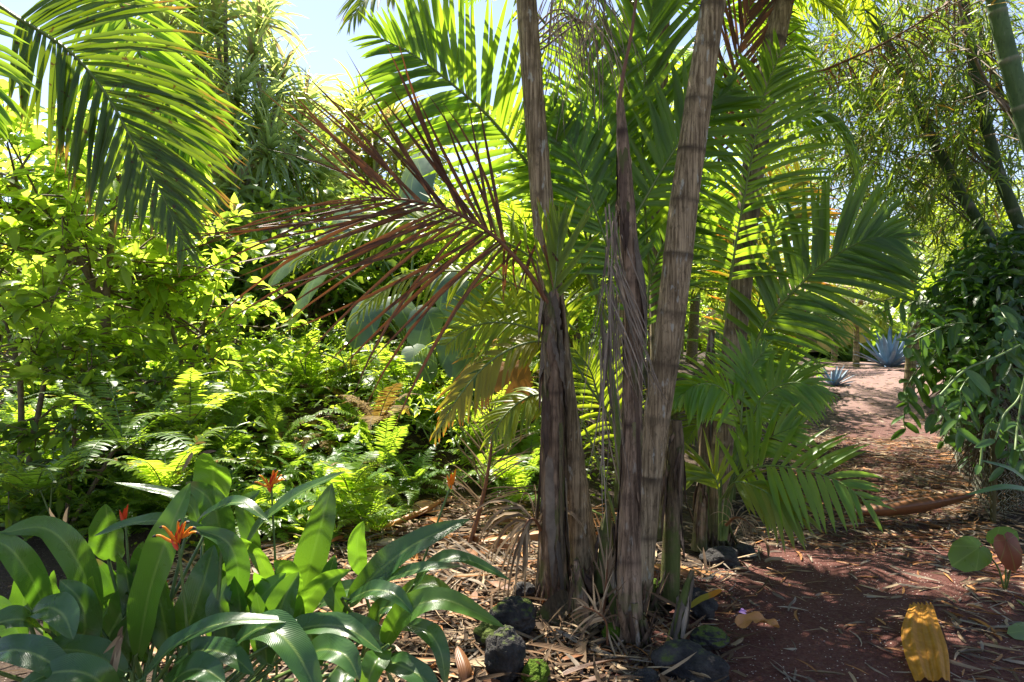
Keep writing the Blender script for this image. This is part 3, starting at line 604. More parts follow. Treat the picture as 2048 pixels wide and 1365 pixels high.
# palm out of frame on the left, its fronds hang into the picture
Lp = thing('palm_tree', 'palm outside the left edge whose brown-tipped fronds hang into the top left corner', 'palm tree', G(-3.6, 3.2))
mb, _, _ = trunk_mesh(np.array([G(-3.6, 3.2), [-3.55, 3.25, 2.0], [-3.45, 3.3, 4.1]]), [.11, .09, .07], rings_for(4, .2, .25, 61), seed=61, rows=120); mb.obj('trunk', M['bark_grey'], Lp)
add_frond(Lp, PX([(-330, -260, 3.3), (-150, -110, 3.4), (0, 12, 3.45), (80, 62, 3.45), (150, 112, 3.45), (215, 192, 3.45), (270, 290, 3.45), (325, 390, 3.45), (372, 500, 3.45)]), 'palm_tipped', nrm=(.05, -1, .1), n=60, L=.78, W=.031, a0=62, a1=24, lift=6, droop=.55, start=.30, taper=.42, r0=.016, Lside=(.78, 1.0), loss=.05)
add_frond(Lp, PX([(-200, -330, 3.9), (60, -190, 3.9), (215, -40, 3.9), (285, 120, 3.9), (350, 235, 3.9), (395, 345, 3.9)]), 'palm', nrm=(.3, -1, .1), n=44, L=.62, W=.038, a0=55, a1=22, lift=6, droop=.5, start=.35, taper=.4, r0=.012)
add_frond(Lp, PX([(-330, -200, 3.2), (-180, -60, 3.1), (-60, 120, 3.0), (-10, 250, 3.0)]), 'palm', nrm=(.1, -1, .1), n=30, L=.4, W=.03, droop=.8, start=.3)
crown(Lp, V3(-3.45, 3.3, 4.1), 6, (1.6, 2.0), 'palm', el=(20, 80), bend=1.6, seed=63, leaf=.6, avoid=[(0.0, .9), (-1.0, .5)])

# row of palms along the left edge of the path, farther away
ROW = 'palms lining the left edge of the path'
def row_palm(x, y, h, seed, label, mats, n=9, L=(1.1, 1.6), el=(0, 75), leaf=.45, r=.06, bark='bark_dark', bend=1.7, nl=32, W=.03):
    b = G(x, y); t = thing('palm_tree', label, 'palm tree', b, ROW); rg = np.random.default_rng(seed)
    top = b + V3(rg.normal(0, .06) * h, rg.normal(0, .06) * h, h)
    mb, _, _ = trunk_mesh(np.array([b - V3(0, 0, .05), (b + top) / 2 + V3(.03, 0, 0), top]), [r * 1.2, r, r * .7], rings_for(h, .15, .2, seed), seed=seed, sides=14, rough=.06); mb.obj('trunk', M[bark], t)
    crown(t, top, n, L, None, el=el, bend=bend, seed=seed, az0=rg.uniform(0, 6), leaf=leaf, mats=mats, nl=nl, W=W, seg=4)
    return t
row_palm(2.05, 6.5, .8, 71, 'low dark green palm on the path edge right behind the clump', ['palm', 'palm_dark', 'palm_lit'], 9, (.7, 1.0), leaf=.34)
row_palm(2.35, 6.9, 2.4, 72, 'slim palm with overlapping dark fronds, second along the path', ['palm_dark', 'palm'], 10, (1.2, 1.7))
row_palm(2.9, 8.2, .9, 73, 'squat palm with shaded spreading fronds halfway down the path', ['palm', 'palm_dark'], 10, (.8, 1.15), leaf=.36)
row_palm(3.75, 9.8, .7, 74, 'low palm with a brown fibrous base by the far bend', ['palm_dark', 'palm', 'palm_lit'], 10, (.8, 1.1), leaf=.36)
row_palm(2.2, 9.2, 3.6, 75, 'taller palm rising behind the squat palms by the path', ['palm', 'palm_lit'], 11, (1.6, 2.1), leaf=.55)
row_palm(4.5, 12.3, 1.2, 76, 'far small palm at the sunny end of the left path edge', ['palm_lit', 'palm'], 10, (1.1, 1.5), leaf=.4)
row_palm(1.5, 7.6, 2.0, 77, 'bushy backlit palm seen between the trunks of the clump', ['palm_lit', 'palm_far'], 12, (1.3, 1.8), leaf=.5)
row_palm(.55, 7.2, 1.5, 78, 'yellow-green backlit palm left of the clump, behind the gold frond', ['palm_lit', 'palm_far', 'palm'], 12, (1.2, 1.7), leaf=.5)
row_palm(.4, 9.2, 3.2, 79, 'bright tall palm with yellow-green fronds behind the slim grey trunk', ['palm_lit', 'palm_far'], 12, (1.6, 2.2), leaf=.6)
row_palm(2.6, 11.5, 5.0, 80, 'tall background palm showing its pale crown right of the clump', ['palm_lit', 'palm'], 12, (1.8, 2.4), leaf=.6, bark='bark_tan')

# far sunny palms at the end of the path and behind the vine
FAR = 'sunlit palms beyond the end of the path'
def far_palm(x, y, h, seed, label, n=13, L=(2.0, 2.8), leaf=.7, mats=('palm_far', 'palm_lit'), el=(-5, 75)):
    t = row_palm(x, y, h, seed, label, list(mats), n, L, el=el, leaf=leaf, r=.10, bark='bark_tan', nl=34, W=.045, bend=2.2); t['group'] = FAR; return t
far_palm(12.6, 25., 2.2, 91, 'drooping yellow-green palm directly above the blue agave', 16, (1.8, 2.4))
far_palm(9.0, 23., 2.8, 92, 'pale palm left of the blue agave beside the house', 14)
far_palm(14.2, 21., 1.6, 93, 'low yellow palm right of the blue agave', 14, (1.5, 2.0))
far_palm(14.6, 24.5, 1.9, 98, 'yellow palm with drooping fronds right behind the blue agave', 16, (1.7, 2.3))
far_palm(13.2, 28., 3.0, 99, 'pale yellow palm farthest behind the agave', 15, (1.8, 2.4))
far_palm(9.0, 15.5, 3.4, 94, 'sunlit palm with fanned fronds above the vine covered fence', 15)
far_palm(11.5, 17., 4.4, 95, 'large pale palm behind the bamboo stems', 15)
far_palm(6.9, 17.5, 5.0, 96, 'tall palm whose fronds show against the sky above the path', 15, (2.2, 3.0))
far_palm(8.8, 12.4, 2.6, 97, 'shaded palm leaning over the vine hump from behind', 12, (1.5, 2.0), mats=('palm', 'palm_lit'))

# ------------------------------------------------------------------ generic broadleaf helpers
def leaf_cloud(mb, C_, n, R_, L, W, up=.2, droop=.6, mi=0, k=3, seg=3, flat=.6, a=.55, b=.7, fold=.25):
    """n leaves around points C_ (m,3) spread by R_"""
    c = C_[RG.integers(0, len(C_), n)] + RG.normal(0, 1, (n, 3)) * R_ * V3(1, 1, .75)
    d = randdir(n); d[:, 2] = d[:, 2] * .45 + up - .15
    nr = nz(V3(0, 0, 1) * flat + RG.normal(0, .45, (n, 3)))
    mb.add(strips(c, nz(d), nr, L * RG.uniform(.6, 1.15, n), W * RG.uniform(.7, 1.15, n), droop * RG.uniform(.3, 1.5, n), n=seg, k=k, a=a, b=b, fold=fold), mi)
def branchy(base, stems, nbr, nsub, ntw, L1, L2, spread=.9, up=.5, seed=0):
    """returns branch polylines and twig tips/dirs; stems = list of polylines"""
    rg = np.random.default_rng(seed); tubesl = []; tips = []; tdir = []
    for S_ in stems:
        Cs = catmull(S_, 20); 
        for i in range(nbr):
            u = rg.uniform(.25, 1); p = interp_rows(Cs, np.array([u]))[0]
            d = nz(V3(rg.normal(0, spread), rg.normal(0, spread), up + rg.normal(0, .35))); l = L1 * rg.uniform(.5, 1.1) * (1.15 - .5 * u)
            q = np.array([p, p + d * l * .5 + V3(0, 0, .03), p + d * l + V3(0, 0, .0)]); tubesl.append((q, .012))
            for j in range(nsub):
                v = rg.uniform(.35, 1); p2 = p + d * l * v; d2 = nz(d + rg.normal(0, .65, 3) + V3(0, 0, .1)); l2 = L2 * rg.uniform(.5, 1.1)
                tubesl.append((np.array([p2, p2 + d2 * l2 * .5, p2 + d2 * l2 - V3(0, 0, .05 * l2)]), .005))
                for k in range(ntw):
                    w = rg.uniform(.15, 1); tips.append(p2 + d2 * l2 * w); tdir.append(nz(d2 * .6 + rg.normal(0, .6, 3)))
    return tubesl, np.array(tips), np.array(tdir)
def shrub(name, label, cat, base, stems, mat, nbr, nsub, ntw, L1, L2, leafL, leafW, seed, stem_r=.03, group=None, spread=.9, up=.5, droop=.7, stem_mat='stem_brown', seg=4):
    t = thing(name, label, cat, base, group)
    for S_ in stems: MB().add(tubes(catmull(S_, 20), np.linspace(stem_r, stem_r * .35, 20), 8)).obj('trunk', M[stem_mat], t)
    tl, tips, td = branchy(base, stems, nbr, nsub, ntw, L1, L2, spread, up, seed)
    br = MB()
    for q, r in tl: br.add(tubes(catmull(q, 6), np.linspace(r, r * .4, 6), 5))
    br.obj('branches', M[stem_mat], t)
    n = len(tips); td[:, 2] = td[:, 2] * .6 + .05
    nr = nz(V3(0, 0, 1) + RG.normal(0, .4, (n, 3)))
    MB().add(strips(tips, nz(td), nr, leafL * RG.uniform(.4, 1.15, n), leafW * RG.uniform(.6, 1.1, n), droop * RG.uniform(.1, 2.0, n), n=seg, a=.6, b=.95, fold=RG.uniform(.05, .6, n), twist=RG.normal(0, .4, n))).obj('foliage', M[mat], t)
    return t

# young broad-leaved tree on the left
b0 = P(215, 1000, 6.2); b0[2] = gz(b0[0], b0[1])
shrub('young_tree', 'young tree with forked brown stems and large yellow-green leaves on the left', 'tree', b0,
      [np.array([b0, P(208, 640, 6.0), P(160, 520, 5.9), P(100, 450, 5.8), P(50, 390, 5.7), P(20, 345, 5.7)]),
       np.array([b0 + V3(.05, 0, 0), P(212, 640, 6.0), P(216, 560, 6.0), P(226, 450, 6.1), P(235, 380, 6.2), P(240, 335, 6.2)])],
      'shrub', 28, 5, 8, 1.3, .5, .21, .085, 101, .045, up=.08)
b1 = P(380, 1010, 6.4); b1[2] = gz(b1[0], b1[1])
shrub('young_tree', 'spreading bush with yellow-green leaves right of the young forked tree', 'tree', b1,
      [np.array([b1, P(370, 760, 6.6), P(350, 680, 6.6), P(330, 600, 6.6), P(340, 540, 6.6)]), np.array([b1, P(385, 720, 6.7), P(405, 660, 6.8), P(420, 610, 6.9)])],
      'shrub', 16, 4, 8, 1.0, .45, .18, .07, 102, .03, up=.15)
b2 = P(40, 1010, 5.6); b2[2] = gz(b2[0], b2[1])
shrub('young_tree', 'leafy yellow-green sapling at the left edge below the hanging palm frond', 'tree', b2,
      [np.array([b2, P(40, 760, 5.8), P(0, 620, 5.8), P(-40, 500, 5.8)]), np.array([b2, P(90, 760, 5.6), P(110, 700, 5.6)])], 'shrub', 16, 4, 8, .9, .45, .19, .075, 103, .03, up=.15)
b3 = P(130, 1020, 5.2); b3[2] = gz(b3[0], b3[1])
shrub('bush', 'darker mid-green bush below the forked young tree', 'bush', b3,
      [np.array([b3, P(150, 860, 5.2), P(150, 760, 5.2)]), np.array([b3, P(260, 840, 5.4), P(290, 760, 5.5)])], 'shrub_dark', 12, 4, 7, .6, .35, .15, .065, 104, .02, up=.2)
b4 = V3(-7.2, 9.5, 0.); b4[2] = gz(b4[0], b4[1])
shrub('tree', 'sunlit broadleaf tree at the far left behind the young tree', 'tree', b4, [np.array([b4, b4 + V3(.1, 0, 1.2), b4 + V3(.3, 0, 1.5), b4 + V3(.2, 0, 1.8)]), np.array([b4, b4 + V3(.8, 0, 1.2), b4 + V3(1.6, 0, 1.8)])],
      'shrub', 22, 5, 8, 1.7, .6, .24, .11, 105, .06, up=.2, seg=3)

# ------------------------------------------------------------------ screwpines (pandanus)
def rosette(mb, c, axis, n, L, W, mi=0, droop=1.5):
    axis = nz(np.asarray(axis, float)); i = np.arange(n); ph = i * 2.399; e = np.radians(np.linspace(80, -18, n) + RG.normal(0, 6, n))
    x = nz(np.cross(axis, V3(.3, .2, 1) if abs(axis[2]) < .9 else V3(1, 0, 0))); y = np.cross(axis, x)
    rad = x * np.cos(ph)[:, None] + y * np.sin(ph)[:, None]
    d = rad * np.cos(e)[:, None] + axis * np.sin(e)[:, None]; nr = axis * np.cos(e)[:, None] - rad * np.sin(e)[:, None]
    mb.add(strips(c - axis * np.linspace(0, .25, n)[:, None] * L, d, nr, L * RG.uniform(.7, 1.15, n), W, droop * RG.uniform(.4, 1.6, n), n=6, a=.12, b=.6, fold=.4), mi)
def pandanus(label, base, trunk_top, heads, mat, L, W, seed, n=44):
    t = thing('screwpine', label, 'tree', base); rg = np.random.default_rng(seed)
    MB().add(tubes(catmull(np.array([base, (base + trunk_top) / 2 + V3(.15, 0, 0), trunk_top]), 20), np.linspace(.16, .11, 20), 10)).obj('trunk', M['bark_pale'], t)
    br = MB(); cr = MB()
    for h in heads:
        h = np.asarray(h, float); mid = trunk_top * .45 + h * .55 - V3(0, 0, .35 * rg.random() + .1)
        pl = catmull(np.array([trunk_top + V3(0, 0, -.3 * rg.random()), mid + V3(rg.normal(0, .15), 0, 0), h]), 14); br.add(tubes(pl, np.linspace(.06, .03, 14), 7))
        ax = nz(h - trunk_top) * .6 + V3(0, 0, .55) + rg.normal(0, .2, 3)
        rosette(cr, h, ax, n, L * rg.uniform(.85, 1.15), W)
    br.obj('branches', M['bark_pale'], t); cr.obj('crown', M[mat], t)
    return t
hp = [(430, 40, 12), (505, 110, 12), (560, 165, 12.3), (520, 230, 11.5), (465, 270, 11.2), (600, 270, 12.5), (400, 110, 11.5), (330, 60, 11.5), (590, 335, 12), (640, 350, 12.5), (460, 380, 11), (520, 420, 11.5),
      (380, 0, 12), (300, 10, 12), (640, 410, 12.5), (480, 180, 11.3), (440, 200, 12.4), (350, 160, 12.5), (540, 300, 11.2), (420, 320, 12), (565, 400, 12.5), (250, 50, 12), (280, 150, 12.5), (450, -60, 12), (520, 30, 13),
      (370, 250, 12.8), (310, 240, 12.8), (610, 210, 13), (555, 250, 13), (500, 330, 12.8), (400, 410, 12), (470, 460, 11.6), (350, 340, 12.6), (230, 130, 13), (430, 130, 13)]
pb0 = P(520, 690, 12.2); pb0[2] = gz(pb0[0], pb0[1])
pandanus('large screwpine with drooping grey-green strap leaves and pale branches, upper left', pb0, P(500, 400, 12.2), [P(*h) for h in hp], 'pandan', 1.0, .075, 5, 62)
hp = [(700, 240, 15), (750, 275, 14.5), (690, 310, 14.5), (745, 345, 15), (800, 310, 15.5), (650, 290, 15.5), (720, 380, 14.5), (840, 350, 15.5), (780, 240, 16), (680, 370, 15), (780, 390, 15), (860, 290, 16), (720, 210, 15.5)]
pb1 = P(740, 600, 15.); pb1[2] = gz(pb1[0], pb1[1])
pandanus('smaller yellow-green screwpine right of the large one, against the sky', pb1, P(740, 400, 15), [P(*h) for h in hp], 'pandan_lit', 1.0, .07, 6, 56)

# ------------------------------------------------------------------ background broadleaf trees
def bg_tree(label, x, y, h, cr, seed, mat='shrub_dark', n=3500, leaf=.22, group='trees in the background'):
    b = G(x, y); t = thing('tree', label, 'tree', b, group); rg = np.random.default_rng(seed)
    MB().add(tubes(catmull(np.array([b, b + V3(.1, 0, h * .4), b + V3(rg.normal(0, .3), 0, h * .7)]), 16), np.linspace(.14, .05, 16), 9)).obj('trunk', M['stem_brown'], t)
    cl = b + V3(0, 0, h * .62) + rg.normal(0, 1, (46, 3)) * V3(cr * .5, cr * .5, h * .2)
    br = MB()
    for c in cl[:20]: br.add(tubes(catmull(np.array([b + V3(0, 0, h * .35), (b + V3(0, 0, h * .5) + c) / 2, c]), 8), np.linspace(.05, .012, 8), 5))
    br.obj('branches', M['stem_brown'], t)
    mb = MB(); leaf_cloud(mb, cl, n, cr * .17, leaf, leaf * .45, up=.1, droop=.9); mb.obj('crown', M[mat], t)
    return t
bg_tree('dark leafy tree behind the screwpines', -3.2, 16.5, 4.8, 2.6, 201)
bg_tree('dense tree filling the gap behind the dead frond', -2.0, 11.2, 2.9, 1.4, 202, 'shrub_dark', 2800)
bg_tree('leafy tree far left beyond the yellow-green saplings', -10.5, 15., 3.0, 2.4, 203)
bg_tree('bushy tree behind the bright tall palm', 1.2, 13.5, 4.6, 2.2, 204, 'shrub', 3500)
bg_tree('shaded tree at the back between the clump and the far palms', 4.2, 16., 5.0, 2.3, 205, 'shrub', 3500)
bg_tree('low dark tree at the back left of the elephant ears', -4.6, 11.5, 3.0, 1.8, 206, 'shrub', 3500)
bg_tree('tree behind the vine covered fence', 10.5, 11.5, 3.6, 2.0, 207, 'shrub_dark', 3500)
bg_tree('distant green tree right of the far palms', 17.5, 27., 5.5, 3.0, 208, 'shrub', 3000, .3)
bg_tree('distant tree behind the house', 9.0, 40., 7.0, 4.0, 209, 'shrub', 3000, .4)
bg_tree('distant round tree on the skyline beyond the agave', 20., 42., 7.0, 4.5, 210, 'shrub', 3000, .4)
bg_tree('distant dark tree behind the background palm', -0.5, 20., 5.5, 3.0, 211, 'shrub_dark', 3000, .3)

for k, (x, y, h, c, mt, lab) in enumerate([(-4.6, 10.4, 2.5, 1.5, 'shrub', 'bushy shrub behind the bank at the far left'), (-3.0, 10.2, 2.3, 1.4, 'shrub_dark', 'dark shrub behind the bank below the large screwpine'), (-1.3, 10.6, 2.4, 1.4, 'shrub', 'light shrub just behind the elephant ears'),
        (.6, 11.2, 2.8, 1.6, 'shrub', 'light shrub seen between the stems of the clump'), (2.4, 13.2, 3.2, 1.8, 'shrub_dark', 'dark shrub seen right of the thickest trunk'), (-7.0, 12.5, 3.2, 2.0, 'shrub', 'sunny shrub far left behind the saplings'), (5.0, 20.5, 3.0, 2.0, 'shrub', 'shrub left of the house far down the path'), (-1.6, 14.5, 3.2, 1.7, 'shrub_dark', 'tree behind the small screwpine trunk')]):
    bg_tree(lab, x, y, h, c, 240 + k, mt, 2600, .20, 'shrubs behind the bank')
mb = MB(); n = 16000; aa = RG.uniform(-.95, 1.1, n); dd = RG.uniform(34, 60, n); hh = (3.2 + 1.6 * np.sin(aa * 9) + .9 * np.sin(aa * 23 + 1)) * dd / 40
leafp = np.stack([dd * np.sin(aa), dd * np.cos(aa), RG.uniform(0, 1, n) ** .8 * hh], 1)
mb.add(strips(leafp, randdir(n), nz(RG.normal(0, 1, (n, 3)) + V3(0, 0, 1)), RG.uniform(.7, 1.5, n), RG.uniform(.4, .8, n), .8, n=2, k=2, a=.5, b=.6))
tag(mb.obj('treeline', M['shrub_dark']), kind='stuff')

# ------------------------------------------------------------------ elephant ears
def ear_leaf(c, d, nrm, L, W, cup=.12, seed=0):
    """heart-shaped leaf: c = stalk joint, d = towards the tip"""
    m, k = 15, 13; d = nz(np.asarray(d, float)); s = nz(np.cross(d, nrm)); nn = np.cross(s, d)
    t = np.linspace(0, 1, m)[:, None]; q = np.linspace(-1, 1, k)[None]
    ang = q * radians(172); r = t * (.55 + .45 * np.cos(ang * .5) ** 2 + .10 * np.cos(ang)) * (1 - .42 * np.exp(-((np.abs(ang) - pi) / .28) ** 2))
    x = r * np.sin(ang) * W * .62; y = r * np.cos(ang) * L * np.where(np.cos(ang) < 0, .62, 1.)
    z = -cup * L * r ** 2 + .022 * L * np.sin(ang * 11 + seed) * r ** 2 - .10 * L * np.maximum(y / L, 0) ** 2
    V = c + s * x[..., None] + d * y[..., None] + nn * z[..., None]
    A = np.empty(V.shape); A[..., 0] = (seed * .37) % 1; A[..., 1] = t * np.ones_like(q); A[..., 2] = np.sin(ang * 9) * t ** .2
    return V.reshape(-1, 3), grid_faces(m, k), A.reshape(-1, 3)
ear = thing('elephant_ear', 'elephant ear plant with big grey-green leaves between the fern bank and the clump', 'plant', G(-1.0, 8.2))
eb = G(-1.0, 8.2)
for i, (px, py, d, dx, dz, nx, ny, nzz, L, W, mt) in enumerate([
    (735, 615, 7.2, -.25, -1, -.1, -.85, .55, .48, .46, 'taro'), (790, 600, 7.8, .5, -.8, .1, -.8, .6, .42, .45, 'taro'), (855, 625, 7.4, -.2, -1, .1, -.7, .7, .44, .46, 'taro'),
    (935, 575, 7.6, -.3, -1, .2, -.5, .85, .52, .50, 'taro'), (890, 560, 7.9, .3, -1, -.3, -.6, .75, .55, .48, 'taro'), (910, 680, 7.2, .2, -1, 0, -.8, .5, .46, .5, 'taro'), (830, 700, 7.0, .4, -.7, .1, -.6, .8, .40, .40, 'taro'),
    (850, 690, 7.3, -.3, -1, -.1, -.7, .6, .38, .36, 'taro'), (940, 720, 7.1, 0, -1, .3, -.8, .5, .42, .42, 'taro'), (1000, 590, 7.9, .4, -.8, .2, -.6, .7, .42, .4, 'taro'),
    (640, 540, 7.6, -.55, -1, -.75, -.5, .4, .75, .50, 'taro_lit'), (600, 500, 8.2, -.6, -.8, -.4, -.7, .6, .6, .5, 'taro_lit'),
    (835, 320, 9.6, -.15, -1, -.55, -.6, .55, 1.15, .85, 'taro'), (690, 420, 9.6, -.4, -1, -.4, -.75, .5, .95, .8, 'taro'), (1020, 735, 6.6, .15, -1, .0, -.95, .25, .40, .46, 'taro_dead')]):
    c = P(px, py, d); lf = MB().add(ear_leaf(c, (dx, -.45, dz * .75), nz(V3(nx, ny, nzz)) if mt == 'taro_dead' else nz(V3(nx, -.62, .75)), L * .88, W * .84, seed=i + 1)).obj('leaf', M[mt], ear)
    if mt == 'taro_dead': lf['label'] = 'withered round orange-brown leaf'
    foot = eb + V3(RG.normal(0, .15), RG.normal(0, .15), 0)
    MB().add(tubes(catmull(np.array([foot, (foot + c) / 2 + V3(0, .1, .25), c + V3(0, .02, -.01)]), 14), np.linspace(.022, .010, 14), 6)).obj('stem', M['stem_green'], lf)

# ------------------------------------------------------------------ ferns
def fern_mesh(name, nf, L, mat, seed, el=(20, 75), np_=34, pin=.095, bend=1.8, pw=.0155):
    rg = np.random.default_rng(seed); mb = MB()
    for i in range(nf):
        az = i * 2.399 + rg.normal(0, .2); rp = arch(V3(0, 0, 0), az, radians(rg.uniform(*el)), L * rg.uniform(.7, 1.15), bend * rg.uniform(.7, 1.3), 6)
        lm, rm = frond_mesh(rp, V3(-cos(az) * .3, -sin(az) * .3, 1), n=np_, L=pin, W=pw, a0=80, a1=60, lift=0, droop=.35, start=.14, taper=.18, seg=3, r0=.004, r1=.001, fold=.15, jit=.06)
        for v, f, a in zip(lm.V, lm.F, lm.A): pass
        off = 0
        vv = np.concatenate(lm.V); ff = np.concatenate(lm.F); aa = np.concatenate(lm.A); aa[:, 0] = aa[:, 0] * .5 + rg.random() * .5
        mb.add((vv, ff, aa)); mb.add((np.concatenate(rm.V), np.concatenate(rm.F), np.concatenate(rm.A)), 1)
    return mb.mesh(name, [M[mat], M['stem_green'] if mat != 'fern_brown' else M['stem_brown']], np.zeros(3))
FM = [fern_mesh('fern', 15, .62, 'fern', 301), fern_mesh('fern', 12, .78, 'fern', 302, np_=40, pin=.115), fern_mesh('fern', 13, .55, 'fern_dark', 303, el=(5, 60)), fern_mesh('fern', 11, .80, 'fern_dark', 304, np_=40, pin=.11), fern_mesh('fern', 9, .55, 'fern_brown', 305, el=(0, 50), bend=2.2)]
def fern_at(mi, loc, rot, s, label, group):
    o = bpy.data.objects.new('fern', FM[mi]); COL.objects.link(o); o.location = loc; o.rotation_euler = (RG.normal(0, .12), RG.normal(0, .12), rot); o.scale = (s, s, s)
    tag(o, label, 'fern', group); return o
# two hundred-odd ferns packed on the bank, plus the ones that stand out
nb = 0; tries = 0
while nb < 270 and tries < 9000:
    tries += 1
    y = RG.uniform(5.2, 9.6); x = RG.uniform(-5.5, .2)
    u = path_x(y) - x
    if u < 2.3 or (y < 6.0 and x > -.9) or x / y < -.78: continue
    lit = x > -2.8 and y > 6.2  # sunlit part of the bank gets mostly the brighter fern copies
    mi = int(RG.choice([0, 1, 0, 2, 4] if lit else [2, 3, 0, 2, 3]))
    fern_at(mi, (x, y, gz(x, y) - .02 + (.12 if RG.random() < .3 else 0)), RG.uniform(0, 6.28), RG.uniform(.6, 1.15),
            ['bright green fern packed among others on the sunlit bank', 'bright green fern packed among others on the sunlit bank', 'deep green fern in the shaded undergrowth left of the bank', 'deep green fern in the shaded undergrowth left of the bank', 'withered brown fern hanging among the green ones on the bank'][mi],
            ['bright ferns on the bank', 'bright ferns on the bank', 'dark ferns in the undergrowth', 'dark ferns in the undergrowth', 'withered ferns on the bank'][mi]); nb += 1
def hero_fern(label, px, py, d, nf, L, mat, seed, az=None, **kw):
    b = P(px, py, d); t = thing('fern', label, 'fern', b); rg = np.random.default_rng(seed)
    for i in range(nf):
        a_ = (i * 2.399 if az is None else az[i % len(az)]) + rg.normal(0, .2); rp = arch(b, a_, radians(rg.uniform(25, 65)), L * rg.uniform(.8, 1.15), 1.9 * rg.uniform(.8, 1.2), 7)
        add_frond(t, rp, mat, nrm=V3(-cos(a_) * .3, -sin(a_) * .3, 1), n=30, L=.115, W=.020, a0=85, a1=65, lift=0, droop=.3, start=.12, taper=.2, seg=3, r0=.005, r1=.0015, fold=.15, rib='stem_green' if mat != 'fern_brown' else 'stem_brown')
    return t
hero_fern('large sword fern arching left of centre below the spreading bush', 250, 900, 4.6, 9, .8, 'fern_dark', 311)
hero_fern('sword fern with a long horizontal frond at the left foot of the bank', 380, 850, 5.0, 8, .75, 'fern', 312)
hero_fern('fern behind the top bent leaf of the flowering clump', 330, 985, 4.2, 8, .55, 'fern', 313)
hero_fern('shaded fern above the flowering clump at the left edge', 70, 990, 4.4, 9, .6, 'fern_dark', 314)
hero_fern('brown withered fern hanging on the bank left of the upright dead frond', 755, 850, 5.4, 6, .5, 'fern_brown', 315)
hero_fern('fresh fern at the foot of the bank beside the upright dead frond', 700, 990, 5.2, 8, .5, 'fern', 316)
hero_fern('small fern right of the upright dead frond', 1010, 960, 5.6, 8, .45, 'fern', 317)
hero_fern('pale fern tuft on the top of the bank below the elephant ears', 790, 760, 7.0, 9, .6, 'fern', 318)

# leafy ground cover between the ferns: uncountable
mb = MB(); n = 14000
x = RG.uniform(-8.5, 2.0, n); y = RG.uniform(4.9, 12, n); u = path_x(y) - x
ok = (u > 2.2) & ~((y < 6.1) & (x > -1.0)) & (x / y > -.95); x, y = x[ok], y[ok]; n = len(x)
cl = snoise(np.stack([x, y, 0 * x], 1), 77, 1.4, 3)
z = gz(x, y) + np.abs(RG.normal(0, .15, n)) + .18 * np.maximum(cl, 0)
d = randdir(n, -.3, .7)
mb.add(strips(np.stack([x, y, z], 1), d, nz(V3(0, 0, 1) + RG.normal(0, .5, (n, 3))), RG.uniform(.05, .14, n), RG.uniform(.022, .05, n), RG.uniform(.2, 1.4, n), n=3, a=.55, b=.7, fold=.2))
tag(mb.obj('ground_cover', M['cover']), kind='stuff')
# broad-leaved weeds on the bank, knee high
for i, (px, py, d, s) in enumerate([(640, 800, 6.4, .5), (560, 830, 6.0, .5), (820, 720, 6.9, .45), (480, 760, 6.3, .55), (700, 700, 7.4, .6), (610, 700, 7.6, .6), (540, 700, 7.2, .6), (860, 780, 6.4, .4), (930, 830, 6.2, .35), (730, 790, 6.4, .45), (440, 880, 5.4, .45), (100, 880, 5.0, .5)]):
    if i in (0, 1, 3, 9): continue
    b = P(px, py, d); b[2] = min(b[2], gz(b[0], b[1]) + .25)
    shrub('weed', ['leafy weed on the bank below the dead frond', 'weed with narrow leaves near the sword ferns', 'pale weed tuft under the elephant ears', 'weed in front of the spreading bush', 'tall weed behind the bank crest', 'weed clump on the left of the bank crest', 'bushy weed by the spreading bush', 'low weed left of the gold frond', 'small weed at the foot of the gold frond', 'weed at the middle of the bank', 'weed in shade behind the flowering clump', 'weed in the dark undergrowth at the left edge'][i],
          'plant', b, [np.array([b, b + V3(.02, 0, s * .5), b + V3(.05, -.03, s)]), np.array([b, b + V3(-.1, 0, s * .45), b + V3(-.2, -.05, s * .8)])], 'cover' if i % 3 else 'shrub', 4, 2, 6, .35, .2, .11, .036, 320 + i, .008, 'weeds on the bank', stem_mat='stem_green', seg=3)

# ------------------------------------------------------------------ flowering clump in the foreground
def lamina(pts, W, mat, parent, nrm, a=.5, b=.72, fold=.28, twist=0., wave=.10, r=None, name='leaf'):
    C_ = catmull(pts, 22); 
    mb = MB().add(ribbon(C_[None], nrm, W, a=a, b=b, fold=fold, k=9, twist=twist, wave=wave, rnd=np.array([RG.random() if r is None else r]), w0=.03))
    return mb.obj(name, M[mat], parent)
def hel_leaf(plant, ctl, w, mat='helico', nrm=(0, -.6, .8), foot=None, **kw):
    pts = PX(ctl); o = lamina(pts, .84 * w / F_PX * ctl[1][2], mat, plant, nz(np.asarray(nrm, float)), **kw)
    f = ORG[plant.name] + V3(*(RG.normal(0, .13, 2)), 0) if foot is None else foot
    t0 = nz(pts[0] - pts[1])
    q = catmull(np.array([f, (f * .55 + pts[0] * .45) + t0 * .06, pts[0] + t0 * .03, pts[0] + (pts[1] - pts[0]) * .05]), 16)
    MB().add(tubes(q, np.linspace(.010, .005, 16), 7)).obj('stalk', M['stem_green'], o)
    return o
h1 = thing('parrot_flower_plant', 'large glossy-leaved clump with orange flowers in the lower left corner', 'plant', G(-1.32, 2.55))
